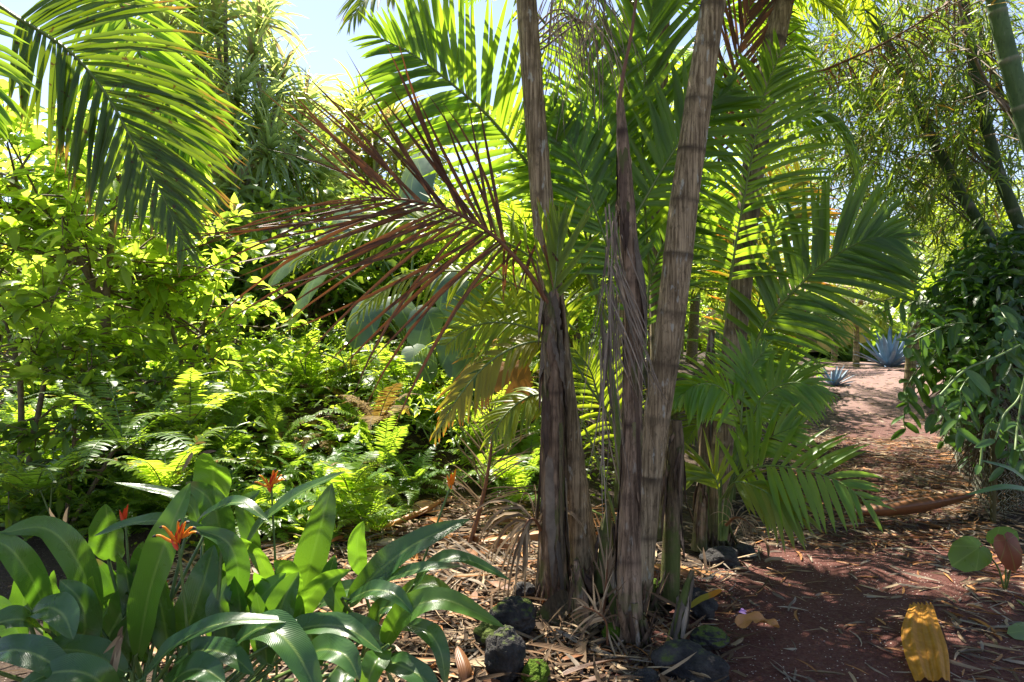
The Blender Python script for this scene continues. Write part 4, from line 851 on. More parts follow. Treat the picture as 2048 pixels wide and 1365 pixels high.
HL = [  # control pixels, width, material, normal
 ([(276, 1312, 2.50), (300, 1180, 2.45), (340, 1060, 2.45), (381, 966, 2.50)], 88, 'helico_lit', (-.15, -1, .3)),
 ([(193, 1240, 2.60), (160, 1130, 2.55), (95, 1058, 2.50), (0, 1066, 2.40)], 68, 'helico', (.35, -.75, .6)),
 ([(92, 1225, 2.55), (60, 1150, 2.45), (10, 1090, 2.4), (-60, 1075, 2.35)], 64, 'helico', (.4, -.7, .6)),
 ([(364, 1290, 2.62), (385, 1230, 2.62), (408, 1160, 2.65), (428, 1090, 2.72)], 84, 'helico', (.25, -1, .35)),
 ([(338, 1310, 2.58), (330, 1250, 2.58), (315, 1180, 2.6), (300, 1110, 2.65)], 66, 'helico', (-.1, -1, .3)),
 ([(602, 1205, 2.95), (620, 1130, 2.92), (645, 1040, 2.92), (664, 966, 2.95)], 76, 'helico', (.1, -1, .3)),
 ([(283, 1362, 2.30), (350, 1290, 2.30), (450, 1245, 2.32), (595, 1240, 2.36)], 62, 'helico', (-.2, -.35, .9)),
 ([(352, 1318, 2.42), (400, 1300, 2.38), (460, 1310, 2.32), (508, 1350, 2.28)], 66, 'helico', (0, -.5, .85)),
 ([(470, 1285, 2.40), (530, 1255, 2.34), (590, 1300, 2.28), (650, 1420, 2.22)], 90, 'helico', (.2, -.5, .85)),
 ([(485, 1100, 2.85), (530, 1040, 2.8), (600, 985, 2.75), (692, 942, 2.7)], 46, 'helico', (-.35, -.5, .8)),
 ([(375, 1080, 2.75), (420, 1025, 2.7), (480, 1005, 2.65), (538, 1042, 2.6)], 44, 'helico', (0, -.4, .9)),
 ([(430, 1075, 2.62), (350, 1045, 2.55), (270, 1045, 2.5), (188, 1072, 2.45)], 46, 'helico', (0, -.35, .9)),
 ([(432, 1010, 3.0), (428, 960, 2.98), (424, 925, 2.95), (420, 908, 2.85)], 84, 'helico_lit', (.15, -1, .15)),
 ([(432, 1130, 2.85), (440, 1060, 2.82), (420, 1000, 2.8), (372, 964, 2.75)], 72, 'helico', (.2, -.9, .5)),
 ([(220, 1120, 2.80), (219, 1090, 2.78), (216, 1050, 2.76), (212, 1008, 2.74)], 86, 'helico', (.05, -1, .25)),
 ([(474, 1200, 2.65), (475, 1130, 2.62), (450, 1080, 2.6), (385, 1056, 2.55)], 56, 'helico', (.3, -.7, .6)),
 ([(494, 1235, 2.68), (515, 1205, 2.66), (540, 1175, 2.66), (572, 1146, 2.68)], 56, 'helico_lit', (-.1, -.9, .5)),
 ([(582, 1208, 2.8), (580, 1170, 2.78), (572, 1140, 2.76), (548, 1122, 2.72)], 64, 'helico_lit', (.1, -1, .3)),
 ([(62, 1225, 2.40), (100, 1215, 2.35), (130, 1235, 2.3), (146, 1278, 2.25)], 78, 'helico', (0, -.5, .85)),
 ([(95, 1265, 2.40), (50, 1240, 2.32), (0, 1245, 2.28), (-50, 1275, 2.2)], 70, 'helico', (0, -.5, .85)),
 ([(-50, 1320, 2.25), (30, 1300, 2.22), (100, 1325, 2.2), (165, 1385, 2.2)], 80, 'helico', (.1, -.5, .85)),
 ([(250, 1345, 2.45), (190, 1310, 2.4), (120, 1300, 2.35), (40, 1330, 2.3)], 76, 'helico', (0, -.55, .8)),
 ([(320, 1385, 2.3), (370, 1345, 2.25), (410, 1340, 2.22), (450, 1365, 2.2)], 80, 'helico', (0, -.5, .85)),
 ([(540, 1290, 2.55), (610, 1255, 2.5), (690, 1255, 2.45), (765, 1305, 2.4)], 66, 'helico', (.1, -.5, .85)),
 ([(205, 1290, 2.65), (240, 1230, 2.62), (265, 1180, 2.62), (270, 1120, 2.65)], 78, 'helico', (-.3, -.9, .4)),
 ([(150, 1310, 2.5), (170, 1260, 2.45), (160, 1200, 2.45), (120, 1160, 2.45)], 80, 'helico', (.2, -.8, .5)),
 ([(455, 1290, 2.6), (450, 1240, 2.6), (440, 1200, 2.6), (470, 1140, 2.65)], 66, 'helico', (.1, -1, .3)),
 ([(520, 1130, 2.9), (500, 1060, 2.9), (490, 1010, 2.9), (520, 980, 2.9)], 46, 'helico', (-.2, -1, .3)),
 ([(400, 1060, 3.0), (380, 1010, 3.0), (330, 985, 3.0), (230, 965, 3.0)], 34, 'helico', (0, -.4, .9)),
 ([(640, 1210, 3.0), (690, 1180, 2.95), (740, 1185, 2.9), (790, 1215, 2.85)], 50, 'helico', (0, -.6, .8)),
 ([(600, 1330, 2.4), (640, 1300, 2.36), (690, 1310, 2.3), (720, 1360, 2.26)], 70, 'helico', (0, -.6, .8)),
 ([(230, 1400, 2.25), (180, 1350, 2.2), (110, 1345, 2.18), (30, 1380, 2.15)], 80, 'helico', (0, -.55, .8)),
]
for ctl, w, mt, nr in HL: hel_leaf(h1, ctl, w, mt, nr)
for i in range(16):
    px, py, d = RG.uniform(20, 640), RG.uniform(1220, 1330), RG.uniform(2.5, 2.95); a = RG.normal(0, .5); h = RG.uniform(110, 190)
    hel_leaf(h1, [(px, py, d), (px + 20 * a, py - h * .4, d), (px + 50 * a, py - h * .78, d), (px + 95 * a, py - h, d - .05)], RG.uniform(40, 58), 'helico_lit' if i % 3 == 0 else 'helico', (a * .4, -.9, .45))
# dark filler leaves deep inside the clump
for i in range(16):
    px, py, d = RG.uniform(40, 640), RG.uniform(1240, 1370), RG.uniform(2.55, 2.85); a = RG.uniform(-1, 1)
    hel_leaf(h1, [(px, py, d), (px + 25 * a, py - 50, d), (px + 60 * a, py - 95, d), (px + 110 * a, py - 120 - 30 * (1 - abs(a)), d)], RG.uniform(48, 72), 'helico', (a * .3, -.9, .5))
def parrot_flower(plant, top, foot, s=1., n=6, seed=0, lean=(0, 0, 1), full=True, bm='red'):
    rg = np.random.default_rng(seed); top = np.asarray(top, float); foot = np.asarray(foot, float)
    fl = MB().add(tubes(catmull(np.array([foot, (foot + top) / 2 + V3(.01, 0, 0), top + V3(0, 0, .03 * s)]), 18), np.linspace(.006, .0045, 18), 7)).obj('flower_stem', M['stem_green'], plant)
    br = MB()
    br.add(strips(np.array([top, top + V3(0, 0, .02 * s), top + V3(0, 0, .03 * s)]), np.array([[-.30, -.15, 1], [.28, -.2, 1], [.02, -.1, 1.]]), V3(0, -1, .1), np.array([.085, .10, .06]) * s, .020 * s, 0., n=8, a=.5, b=.9, fold=.9, k=5))
    br.obj('bract', M[bm], fl)
    if not full: return
    pet = MB(); tipm = MB()
    for i in range(n):
        a = [-1.25, -.55, .05, .55, .95, 1.35][i % 6] + rg.normal(0, .08); d = V3(sin(a), -.35 + rg.normal(0, .15), cos(a) * .9 + .12); b = top + V3(0, 0, .025 * s + .004 * i)
        q = catmull(np.array([b, b + d * .035 * s, b + d * .07 * s + V3(0, 0, .006), b + nz(d + V3(.12 * np.sign(a), 0, -.05)) * .10 * s]), 12)
        pet.add(tubes(q[:10], np.array([.004, .006, .0065, .0065, .006, .0055, .0050, .0045, .0042, .0040]) * s * 1.0, 8)); tipm.add(tubes(q[9:], np.array([.0048, .004, .0015]) * s * 1.25, 8))
    pet.obj('petal', M['orange'], fl); tipm.obj('petal_tip', M['black_tip'], fl)
parrot_flower(h1, P(357, 1100, 2.36), G(-1.12, 2.42), .88, 6, 1)
parrot_flower(h1, P(543, 985, 2.9), G(-1.0, 2.9), .80, 6, 2)
parrot_flower(h1, P(251, 1048, 2.75), G(-1.5, 2.7), .75, 6, 3, full=False)
# dry brown wisps in the clump
for (px, py, d, dx, dz, L) in [(245, 1270, 2.3, -.35, -1, .14), (240, 1275, 2.3, .3, .8, .05), (245, 1270, 2.3, -.6, -.5, .08), (240, 1290, 2.3, -.15, -1, .15), (60, 1300, 2.3, .4, .5, .08), (130, 1045, 2.9, .3, .9, .08), (110, 1040, 2.9, -.2, .9, .06), (400, 910, 3.0, .5, .2, .1), (385, 905, 3.0, -.3, -.6, .09)]:
    MB().add(strips(P(px, py, d)[None], V3(dx, -.2, dz)[None], V3(.3, -1, 0), L, .018, .3, n=6, fold=.5, a=.3, b=.6, twist=1.)).obj('dry_leaf', M['dry'], h1)

h2 = thing('parrot_flower_plant', 'smaller glossy-leaved plant leaning over the dry litter left of the clump', 'plant', G(-.72, 2.95))
HR = [
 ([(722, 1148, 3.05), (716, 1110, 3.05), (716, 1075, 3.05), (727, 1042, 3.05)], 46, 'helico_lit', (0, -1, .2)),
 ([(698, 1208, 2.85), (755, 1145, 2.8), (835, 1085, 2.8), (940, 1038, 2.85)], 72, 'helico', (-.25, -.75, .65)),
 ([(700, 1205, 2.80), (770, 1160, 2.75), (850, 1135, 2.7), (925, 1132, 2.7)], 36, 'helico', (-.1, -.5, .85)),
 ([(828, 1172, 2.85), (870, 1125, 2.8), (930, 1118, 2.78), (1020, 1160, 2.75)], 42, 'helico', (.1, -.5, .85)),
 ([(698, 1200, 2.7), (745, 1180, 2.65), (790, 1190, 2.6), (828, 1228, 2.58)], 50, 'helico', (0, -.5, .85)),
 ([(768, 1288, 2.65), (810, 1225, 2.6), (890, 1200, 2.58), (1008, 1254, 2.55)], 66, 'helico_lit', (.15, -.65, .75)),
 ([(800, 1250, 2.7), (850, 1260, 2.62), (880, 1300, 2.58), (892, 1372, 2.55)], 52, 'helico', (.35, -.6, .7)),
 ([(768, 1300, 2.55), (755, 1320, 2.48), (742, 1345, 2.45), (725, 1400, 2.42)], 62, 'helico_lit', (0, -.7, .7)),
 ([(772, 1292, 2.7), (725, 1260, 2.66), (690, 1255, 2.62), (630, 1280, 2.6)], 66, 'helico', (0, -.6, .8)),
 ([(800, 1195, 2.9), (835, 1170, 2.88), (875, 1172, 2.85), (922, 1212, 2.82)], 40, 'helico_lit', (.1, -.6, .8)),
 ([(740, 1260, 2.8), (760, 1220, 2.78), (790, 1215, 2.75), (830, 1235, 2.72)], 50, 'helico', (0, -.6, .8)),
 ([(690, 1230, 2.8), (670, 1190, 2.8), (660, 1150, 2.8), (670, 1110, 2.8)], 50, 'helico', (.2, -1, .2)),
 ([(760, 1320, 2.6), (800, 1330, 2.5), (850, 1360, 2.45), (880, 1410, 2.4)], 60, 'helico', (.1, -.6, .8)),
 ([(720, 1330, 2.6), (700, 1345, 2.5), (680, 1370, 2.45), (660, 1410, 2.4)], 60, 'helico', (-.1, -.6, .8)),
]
for ctl, w, mt, nr in HR: hel_leaf(h2, ctl, w, mt, nr)
parrot_flower(h2, P(903, 978, 2.95), G(-.62, 2.95), .8, 4, 5, full=False, bm='orange')

# ------------------------------------------------------------------ rocks
def rock(label, px, py, d, rx, ry, rz, seed, moss=.35, group='lava rocks at the foot of the clump', mat='rock', cat='rock', name='lava_rock'):
    m, k = 44, 60; th = np.linspace(.001, pi - .001, m)[:, None]; ph = np.linspace(0, 2 * pi, k)[None]
    p = np.stack([np.sin(th) * np.cos(ph), np.sin(th) * np.sin(ph), np.cos(th) * np.ones_like(ph)], -1)
    r = 1 + .26 * snoise(p * 1.6, seed, 1.2, 2) - .16 * np.abs(snoise(p * 2.4, seed + 1, 1.2, 4)) + .05 * snoise(p * 11, seed + 2, 1., 3) - .04 * np.maximum(snoise(p * 26, seed + 4, 1., 2), 0)
    if mat == 'moss': r = r + .05 * snoise(p * 24, seed + 3, 1., 2)
    c = P(px, py, d); V = p * r[..., None] * V3(rx, ry, rz) * .92 + c
    A = np.zeros_like(V); A[..., 0] = moss
    o = MB().add((V.reshape(-1, 3), grid_faces(m, k), A.reshape(-1, 3))).obj(name, M[mat], None, c - V3(0, 0, rz * .8))
    return tag(o, label, cat, group)
rock('tall dark lava rock with mossy shoulders in front of the left stems', 1010, 1315, 3.05, .10, .10, .15, 1, .5)
rock('black lava rock behind the tall one, moss on its left', 1025, 1230, 3.5, .13, .12, .10, 2, .55)
rock('mossy lava rock under the tip of the long green leaf', 980, 1265, 3.35, .08, .08, .08, 3, .95)
rock('bright green moss cushion at the bottom edge', 1072, 1350, 3.0, .07, .07, .07, 4, 1., 'moss cushions', 'moss', 'moss', 'moss_cushion')
rock('wide dark boulder with thin moss at the bottom right of the clump', 1375, 1335, 3.1, .17, .15, .11, 5, .45)
rock('small bluish stone left of the wide boulder', 1290, 1360, 3.0, .07, .06, .05, 6, .15)
rock('mossy low stone right of the clump foot', 1420, 1275, 3.35, .10, .09, .05, 7, .6)
rock('rounded dark stone beside the yellow strap leaf', 1400, 1210, 3.7, .10, .09, .08, 8, .3)
rock('flat black stone at the path edge below the small palm', 1440, 1115, 4.55, .14, .12, .07, 9, .05)
rock('dark stone next to the flat one under the dry grass', 1490, 1105, 4.7, .10, .10, .06, 10, .1)
rock('small stone between the wrapped stem and the long leaf', 1050, 1180, 4.0, .07, .07, .05, 11, .1)
rock('mossy lump at the foot of the thickest trunk', 1305, 1180, 3.9, .06, .06, .07, 12, 1., mat='moss', cat='moss', name='moss_cushion', group='moss cushions')
rock('small moss lump on the right of the thin brown stem', 1225, 1265, 3.4, .06, .05, .05, 13, 1., mat='moss', cat='moss', name='moss_cushion', group='moss cushions')
rock('pale rounded pebble on the red path', 1724, 1154, 4.35, .022, .018, .014, 14, 0., 'pebbles', 'white', 'pebble', 'pebble')

# ------------------------------------------------------------------ fallen things
def fallen(name, label, cat, mb, mat, org, group=None):
    return tag(mb.obj(name, M[mat], None, org), label, cat, group)
# boat-shaped spathe lying across the path
def spathe(name, label, pts, W, mat, depth=.6, nrm=(0, -.3, 1), a=.45, b=.45, grp='fallen sheaths', thick=True):
    C_ = catmull(pts, 26); mb = MB(); v, f, A_ = ribbon(C_[None], np.asarray(nrm, float), W, a=a, b=b, fold=depth, k=11, w0=.08)
    mb.add((v, f, A_)); v2 = v + nz(np.asarray(nrm, float)) * -.007; mb.add((v2, f[:, ::-1], A_))
    return fallen(name, label, 'husk', mb, mat, np.asarray(pts[0]), grp)
sc_ = catmull(PX([(1698, 1030, 5.45), (1780, 1016, 5.5), (1860, 1004, 5.6), (1945, 992, 5.75)]) + V3(0, 0, .02), 36); tt = np.linspace(0, 1, 36)
v, f, a_ = tubes(sc_, .108 * np.maximum(np.sin(np.pi * np.clip(tt * .93 + .03, 0, 1)) ** .75, .05), 20)
vg = v.reshape(36, 21, 3); of = vg - sc_[:, None]; of[..., 2] = np.where(of[..., 2] > 0, of[..., 2] * .45, of[..., 2] * .8)
cav = np.exp(-((of[..., 1] - .01) / .03) ** 2) * (of[..., 2] > 0) * .045 * np.sin(np.pi * tt)[:, None]; of[..., 2] -= cav; vg = sc_[:, None] + of
fallen('spathe', 'long boat-shaped brown spathe lying across the path', 'husk', MB().add((vg.reshape(-1, 3), f, a_)), 'pod', sc_[0], 'fallen sheaths')
spathe('spathe', 'flat orange sheath on the ground right of the thickest trunk', PX([(1290, 1140, 4.35), (1340, 1148, 4.33), (1400, 1155, 4.3), (1450, 1166, 4.25)]) + V3(0, 0, .03), .10, 'sheath', -.5, (.1, -.6, .7))
hc = catmull(np.array([[1.775, 2.88, .035], [1.88, 3.10, .04], [1.995, 3.33, .045], [2.135, 3.56, .075]]), 30); hc[:, 2] += gz(hc[:, 0], hc[:, 1]) + .005; tt = np.linspace(0, 1, 30)
mb = MB()
for sg in (-1, 1):                                    # two ribbed halves joined along a groove
    q = np.linspace(-1, 1, 13); wid = .050 * (.55 + .5 * np.sin(np.pi * (.12 + .8 * tt)))
    ct = hc + V3(sg, 0, 0) * (wid * (.98 - .25 * tt ** 3))[:, None]
    V = ct[:, None] + V3(1, 0, 0) * (wid[:, None] * q)[..., None] + V3(0, -.15, 1.) * ((.022 * (1 - q ** 2) + .006 * np.cos(q * 7)) * (1 - .35 * tt[:, None]) + .0012 * np.sin(tt[:, None] * 55 + q * 4))[..., None]
    V[-3:] += V3(0, .010, .006) * np.sin(q * 9 + sg)[None, :, None] * np.array([.2, .5, 1.])[:, None, None]
    A_ = np.zeros(V.shape); A_[..., 0] = .5; A_[..., 1] = tt[:, None]; A_[..., 2] = q
    mb.add((V.reshape(-1, 3), grid_faces(30, 13), A_.reshape(-1, 3)))
fallen('seed_husk', 'golden split husk standing out at the bottom edge of the path', 'husk', mb, 'husk', hc[0], 'fallen sheaths')
spathe('leaf_sheath', 'pale orange sheath in the litter left of the wrapped stem', PX([(930, 1100, 5.0), (1000, 1092, 5.0), (1060, 1082, 5.0), (1095, 1078, 5.0)]) + V3(0, 0, .05), .10, 'sheath', -.6, (0, -.6, .8))
spathe('leaf_sheath', 'orange sheath above the pale one, partly covered by strands', PX([(945, 1050, 5.5), (1010, 1048, 5.5), (1075, 1055, 5.4), (1110, 1060, 5.4)]) + V3(0, 0, .06), .09, 'sheath', -.6, (0, -.6, .8))
spathe('leaf_sheath', 'brown curled sheath at the end of the log-like stalk', PX([(820, 1040, 5.7), (850, 1030, 5.7), (880, 1040, 5.6)]) + V3(0, 0, .05), .14, 'dry', .5, (0, -.6, .8))
spathe('leaf_sheath', 'pale tan sheath tip beside the upright green leaf', PX([(745, 1105, 4.9), (775, 1095, 4.9), (800, 1105, 4.85)]) + V3(0, 0, .04), .12, 'dry', -.5, (0, -.6, .8))
spathe('leaf_sheath', 'broken reddish sheath piece at the bottom edge', PX([(935, 1385, 2.95), (930, 1345, 3.0), (915, 1305, 3.1)]) + V3(0, 0, .03), .06, 'pod', -.5, (.2, -.6, .8))
spathe('leaf_sheath', 'mossy slab of old sheath leaning on the wrapped stem', PX([(1075, 1268, 3.6), (1105, 1225, 3.65), (1140, 1190, 3.72)]), .13, 'bark_dark', .3, (.2, -.8, .5), .2, .2)
lb = PX([(700, 1095, 5.2), (780, 1060, 5.4), (850, 1030, 5.6), (880, 1012, 5.7)]) + V3(0, 0, .04)
fallen('dry_stalk', 'straight dry brown stalk lying at the foot of the bank', 'stalk', MB().add(tubes(catmull(lb, 18), np.linspace(.03, .018, 18), 9)), 'sheath', lb[0])
# crumpled leaf and petal
cc = PX([(1475, 1262, 3.42), (1500, 1250, 3.45), (1530, 1256, 3.43), (1558, 1266, 3.4)]) + V3(0, 0, .025)
fallen('dead_leaf', 'crumpled orange-brown leaf beside the purple petal', 'leaf', MB().add(ribbon(catmull(cc, 26)[None], V3(.1, -.35, .9), .085, a=.25, b=.2, fold=.45, k=11, wave=.28, w0=.35, twist=.5, rnd=np.array([.7]))), 'sheath', cc[0])
cp = PX([(1478, 1232, 3.6), (1486, 1226, 3.62), (1496, 1230, 3.6)]) + V3(0, 0, .02)
fallen('fallen_petal', 'small purple petal lying on the red path', 'petal', MB().add(strips(np.array([cp[0], cp[0], cp[0] + V3(.01, 0, 0)]), np.array([[1, .2, .25], [.8, -.5, .1], [.5, .6, .4]]), V3(0, -.4, .9), np.array([.045, .04, .035]), .016, .5, n=6, a=.5, b=.5, fold=.4, k=5)), 'purple', cp[0])
ys_ = PX([(1378, 1215, 3.6), (1400, 1200, 3.58), (1425, 1190, 3.55), (1445, 1180, 3.52)])
fallen('strap_leaf', 'yellow strap leaf with dark spots at the clump foot', 'leaf', MB().add(ribbon(catmull(ys_, 12)[None], V3(0, -.6, .8), .035, a=.3, b=.3, fold=.4, k=5)), 'palm_gold', ys_[0])
# fallen fronds
def fallen_frond(label, pts, mat, **kw):
    pts = PX(pts); t = thing('fallen_frond', label, 'frond', pts[0], 'fallen fronds around the clump'); add_frond(t, pts, mat, name='leaflets', **kw); return t
fallen_frond('upright dead frond with orange midrib standing at the foot of the bank', [(940, 1085, 5.0), (962, 1010, 5.05), (978, 930, 5.1), (985, 850, 5.2), (975, 800, 5.25)], 'dry', nrm=(.2, -1, .2), n=34, L=.42, W=.010, a0=65, a1=25, lift=20, droop=.35, start=.1, rib='midrib_dead', jit=.15, r0=.02, r1=.006)
fallen_frond('flattened grey dry frond lying in the litter left of the wrapped stem', [(1110, 1165, 4.3), (1010, 1155, 4.35), (900, 1150, 4.4), (800, 1170, 4.3)], 'dry_grey', nrm=(0, -.5, .9), n=34, L=.5, W=.014, a0=35, a1=15, lift=8, droop=.25, start=.05, jit=.15)
fallen_frond('dry grey frond lying below the flattened one', [(1095, 1180, 4.15), (980, 1195, 4.1), (870, 1195, 4.1), (760, 1170, 4.2)], 'dry_grey', nrm=(0, -.5, .9), n=30, L=.45, W=.012, a0=30, a1=12, lift=8, droop=.2, start=.05, jit=.15)
fallen_frond('bunch of hanging brown leaflets beside the wrapped stem', [(1082, 1060, 3.95), (1070, 1040, 3.92), (1058, 1040, 3.9), (1045, 1060, 3.88)], 'dry', nrm=(0, -1, .4), n=14, L=.5, W=.018, a0=70, a1=40, lift=-10, droop=3.0, start=.1, jit=.2)
fallen_frond('small dead seedling frond with pale curled leaflets at the clump foot', [(1215, 1290, 3.3), (1212, 1245, 3.3), (1195, 1225, 3.28), (1165, 1212, 3.26)], 'dry', nrm=(0, -1, .4), n=11, L=.20, W=.012, a0=70, a1=25, lift=0, droop=.9, start=.4, jit=.25, r0=.006)
fallen_frond('second dead seedling frond pointing up between the stems', [(1205, 1230, 3.5), (1212, 1170, 3.5), (1215, 1120, 3.5)], 'dry', nrm=(0, -1, .2), n=8, L=.26, W=.012, a0=25, a1=8, lift=0, droop=.1, start=.3, jit=.25)
fallen_frond('pale withered tuft hanging under the small bright palm', [(1452, 1050, 4.2), (1470, 1035, 4.15), (1490, 1040, 4.12), (1505, 1055, 4.1)], 'dry', nrm=(0, -1, .4), n=14, L=.18, W=.007, a0=60, a1=30, lift=0, droop=2.4, start=.1, jit=.25)
fallen_frond('orange dry frond in the sunlit gap between the stems', [(1160, 1010, 5.3), (1220, 1040, 5.2), (1240, 1070, 5.1)], 'sheath', nrm=(0, -.6, .8), n=16, L=.25, W=.012, a0=50, a1=20, lift=0, droop=.4, start=.1, jit=.2)
# basal stubs and thin dry spikes round the foot of the clump: loose litter pieces
def litter(n, xf, L, W, mat_list, name, lift=.012, k=3, seg=4, tilt=.12, bend=.35):
    mb = MB(); x, y = xf(n); n = len(x); p = np.stack([x, y, gz(x, y) + lift + np.abs(RG.normal(0, .012, n))], 1)
    d = randdir(n, -.02, tilt); dp = RG.normal(0, bend, n)
    per = nz(np.cross(d, V3(0, 0, 1))) * RG.normal(0, .5, n)[:, None]
    mi = RG.integers(0, len(mat_list), n)
    for j in range(len(mat_list)):
        s = mi == j
        if s.any(): mb.add(strips(p[s], d[s], nz(V3(0, 0, 1) + RG.normal(0, .35, (s.sum(), 3))), RG.uniform(L[0], L[1], s.sum()), RG.uniform(W[0], W[1], s.sum()), np.abs(dp[s]) * .5, n=seg, k=k, a=.3, b=.5, fold=RG.normal(.1, .5, s.sum()), twist=RG.normal(0, .7, s.sum()), sway=per[s]), j)
    return tag(mb.obj(name, [M[q] for q in mat_list]), kind='stuff')
def on_path_far(n):
    y = RG.uniform(4.9, 10.5, n); w = RG.uniform(-1, 1, n); return path_x(y) + w * 1.0, y
def on_path_near(n):
    y = RG.uniform(2.7, 6.0, n); w = RG.uniform(-1.1, 1.25, n); return path_x(y) + w * .95, y
def path_right(n):
    y = RG.uniform(2.9, 9, n); return path_x(y) + RG.uniform(.45, 1.5, n), y
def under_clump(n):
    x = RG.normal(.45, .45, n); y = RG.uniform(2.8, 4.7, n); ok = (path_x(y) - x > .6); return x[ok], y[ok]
def left_litter(n):
    x = RG.uniform(-2.2, .6, n); y = RG.uniform(3.0, 5.9, n); return x, y
def path_left(n):
    y = RG.uniform(4.2, 12, n); return path_x(y) - RG.uniform(.7, 1.6, n), y
def far_path(n):
    y = RG.uniform(8, 20, n); return path_x(y) + RG.uniform(-1.3, 1.3, n), y
litter(2900, on_path_far, (.06, .26), (.008, .022), ['dry', 'dry_grey', 'dry_dark', 'sheath'], 'leaf_litter')
litter(420, on_path_near, (.06, .22), (.007, .018), ['dry', 'dry_grey', 'sheath'], 'leaf_litter')
litter(900, path_right, (.08, .26), (.010, .022), ['dry', 'dry_grey', 'sheath'], 'leaf_litter')
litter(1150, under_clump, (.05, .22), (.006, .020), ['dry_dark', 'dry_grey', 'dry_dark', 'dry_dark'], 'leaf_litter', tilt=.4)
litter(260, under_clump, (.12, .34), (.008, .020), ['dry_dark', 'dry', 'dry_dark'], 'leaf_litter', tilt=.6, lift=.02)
litter(3600, left_litter, (.05, .45), (.006, .022), ['dry', 'dry_dark', 'dry_grey', 'dry', 'sheath'], 'leaf_litter', tilt=.15)
litter(1100, path_left, (.06, .25), (.008, .02), ['dry', 'dry_grey'], 'leaf_litter', tilt=.3)
litter(90, left_litter, (.16, .34), (.035, .075), ['dry', 'dead_frond', 'sheath', 'dry_dark'], 'dead_leaves', tilt=.25, lift=.03, k=5, seg=7)
litter(60, under_clump, (.10, .22), (.03, .06), ['dry', 'dead_frond', 'dry_dark'], 'dead_leaves', tilt=.3, lift=.03, k=5, seg=7)
litter(700, far_path, (.08, .2), (.01, .03), ['dry', 'dry_grey'], 'leaf_litter', seg=3)

# ------------------------------------------------------------------ chain-link fence with vines
FD = nz(V3(.545, 1, 0)); FN = nz(V3(.87, .49, 0)); F0 = V3(3.87, 5.5, 0.)      # corner; one leg runs along the path, the other off to the right
def fxy(s, off=0.):
    s = np.asarray(s, float); far = s >= 0
    q = F0 + np.where(far[..., None], FD * s[..., None], FN * -s[..., None])
    n_ = np.where(far[..., None], V3(-FD[1], FD[0], 0), V3(FN[1], -FN[0], 0)); w = np.clip(1 - np.abs(s) / .5, 0, 1)[..., None]
    n_ = nz(n_ * (1 - w) + nz(V3(-FD[1], FD[0], 0) + V3(FN[1], -FN[0], 0)) * w); return q + n_ * np.asarray(off, float)[..., None]
def fpt(s, z, off=0.):
    q = fxy(np.array(s), np.array(off)); return V3(q[0], q[1], gz(q[0], q[1]) + z)
fence = thing('chain_link_fence', 'chain-link fence along the right side of the path, overgrown with vines', 'fence', fpt(0, 0))
pitch, Hh = .070, 1.46
nr_ = int(Hh / (pitch * .5)); 
def wires(s0, s1):
    nw = int((s1 - s0) / pitch); sub = 4; j = np.arange(nr_ * sub + 1); zz = j * pitch * .5 / sub + .03; tri = np.abs(((j / sub) % 2) - 1); tri = tri + .08 * np.sin(tri * 2 * pi) * -1
    W_ = np.empty((nw, len(j), 3))
    for i in range(nw):
        s = s0 + i * pitch + (1 - tri) * pitch * 1.06; q = fxy(s, (tri - .5) * .008 + .016 * np.sin(s * 3 + zz * 2))
        W_[i, :, :2] = q[:, :2]; W_[i, :, 2] = gz(q[:, 0], q[:, 1]) + zz
    return W_
MB().add(tubes(wires(0, 5.0), .0018, 4)).obj('wire_mesh', M['wire'], fence)
MB().add(tubes(wires(-1.9, -.07), .0026, 5)).obj('wire_mesh', M['wire'], fence)
for s in (-1.9, 0., 2.4, 4.8): MB().add(tubes(np.array([fpt(s, -.05, -.04), fpt(s, .8, -.04), fpt(s, 1.50, -.04)]), .022, 10)).obj('fence_post', M['root'], fence)
MB().add(tubes(np.array([fpt(-1.9, 1.47, -.03), fpt(-.9, 1.47, -.03), fpt(0, 1.47, -.03)]), .016, 8)).add(tubes(np.array([fpt(.0, 1.47, -.03), fpt(2.5, 1.47, -.03), fpt(5, 1.47, -.03)]), .016, 8)).obj('top_rail', M['wire'], fence)
# dark creeper hump over the fence
cr = thing('creeper', 'dark leafy creeper humped over the top of the fence', 'vine', fpt(1.6, 0, -.3))
cc_ = []
for i in range(460):
    s = RG.uniform(-1.8, 3.5); ang = RG.uniform(-.5, pi + .3); rr = .50 + .16 * sin(s * 2.2) + .1 * RG.normal(); rr *= sm(-2.2, -.2, s) * .35 + .65
    cc_.append(fpt(s, 1.46 + .34 * sm(-1, 1.5, s) + rr * .9 * sin(ang), -.10 + rr * cos(ang) * .75 - .2))
cc_ = np.array(cc_); mb = MB(); leaf_cloud(mb, cc_, 4600, .11, .16, .06, up=-.05, droop=1.0, seg=3); mb.obj('foliage', M['vine_dark'], cr)
mb = MB()
for i in range(90):
    a_ = cc_[RG.integers(len(cc_))]; b_ = cc_[RG.integers(len(cc_))]
    if np.linalg.norm(a_ - b_) < 1.6: mb.add(tubes(catmull(np.array([a_, (a_ + b_) / 2 - V3(0, 0, .15), b_]), 10), .006, 5))
mb.obj('stem', M['stem_brown'], cr)
mb = MB(); n = 1700; s = RG.uniform(-1.6, 4.6, n); base = np.array([fpt(a_, RG.uniform(.5, 1.9), RG.uniform(-.45, -.02)) for a_ in s])
mb.add(strips(base, randdir(n, -1, -.2), V3(0, -1, .2), RG.uniform(.2, .6, n), .010, .8, n=5, a=.1, b=.4)); mb.obj('dry_thatch', M['stem_brown'], cr)
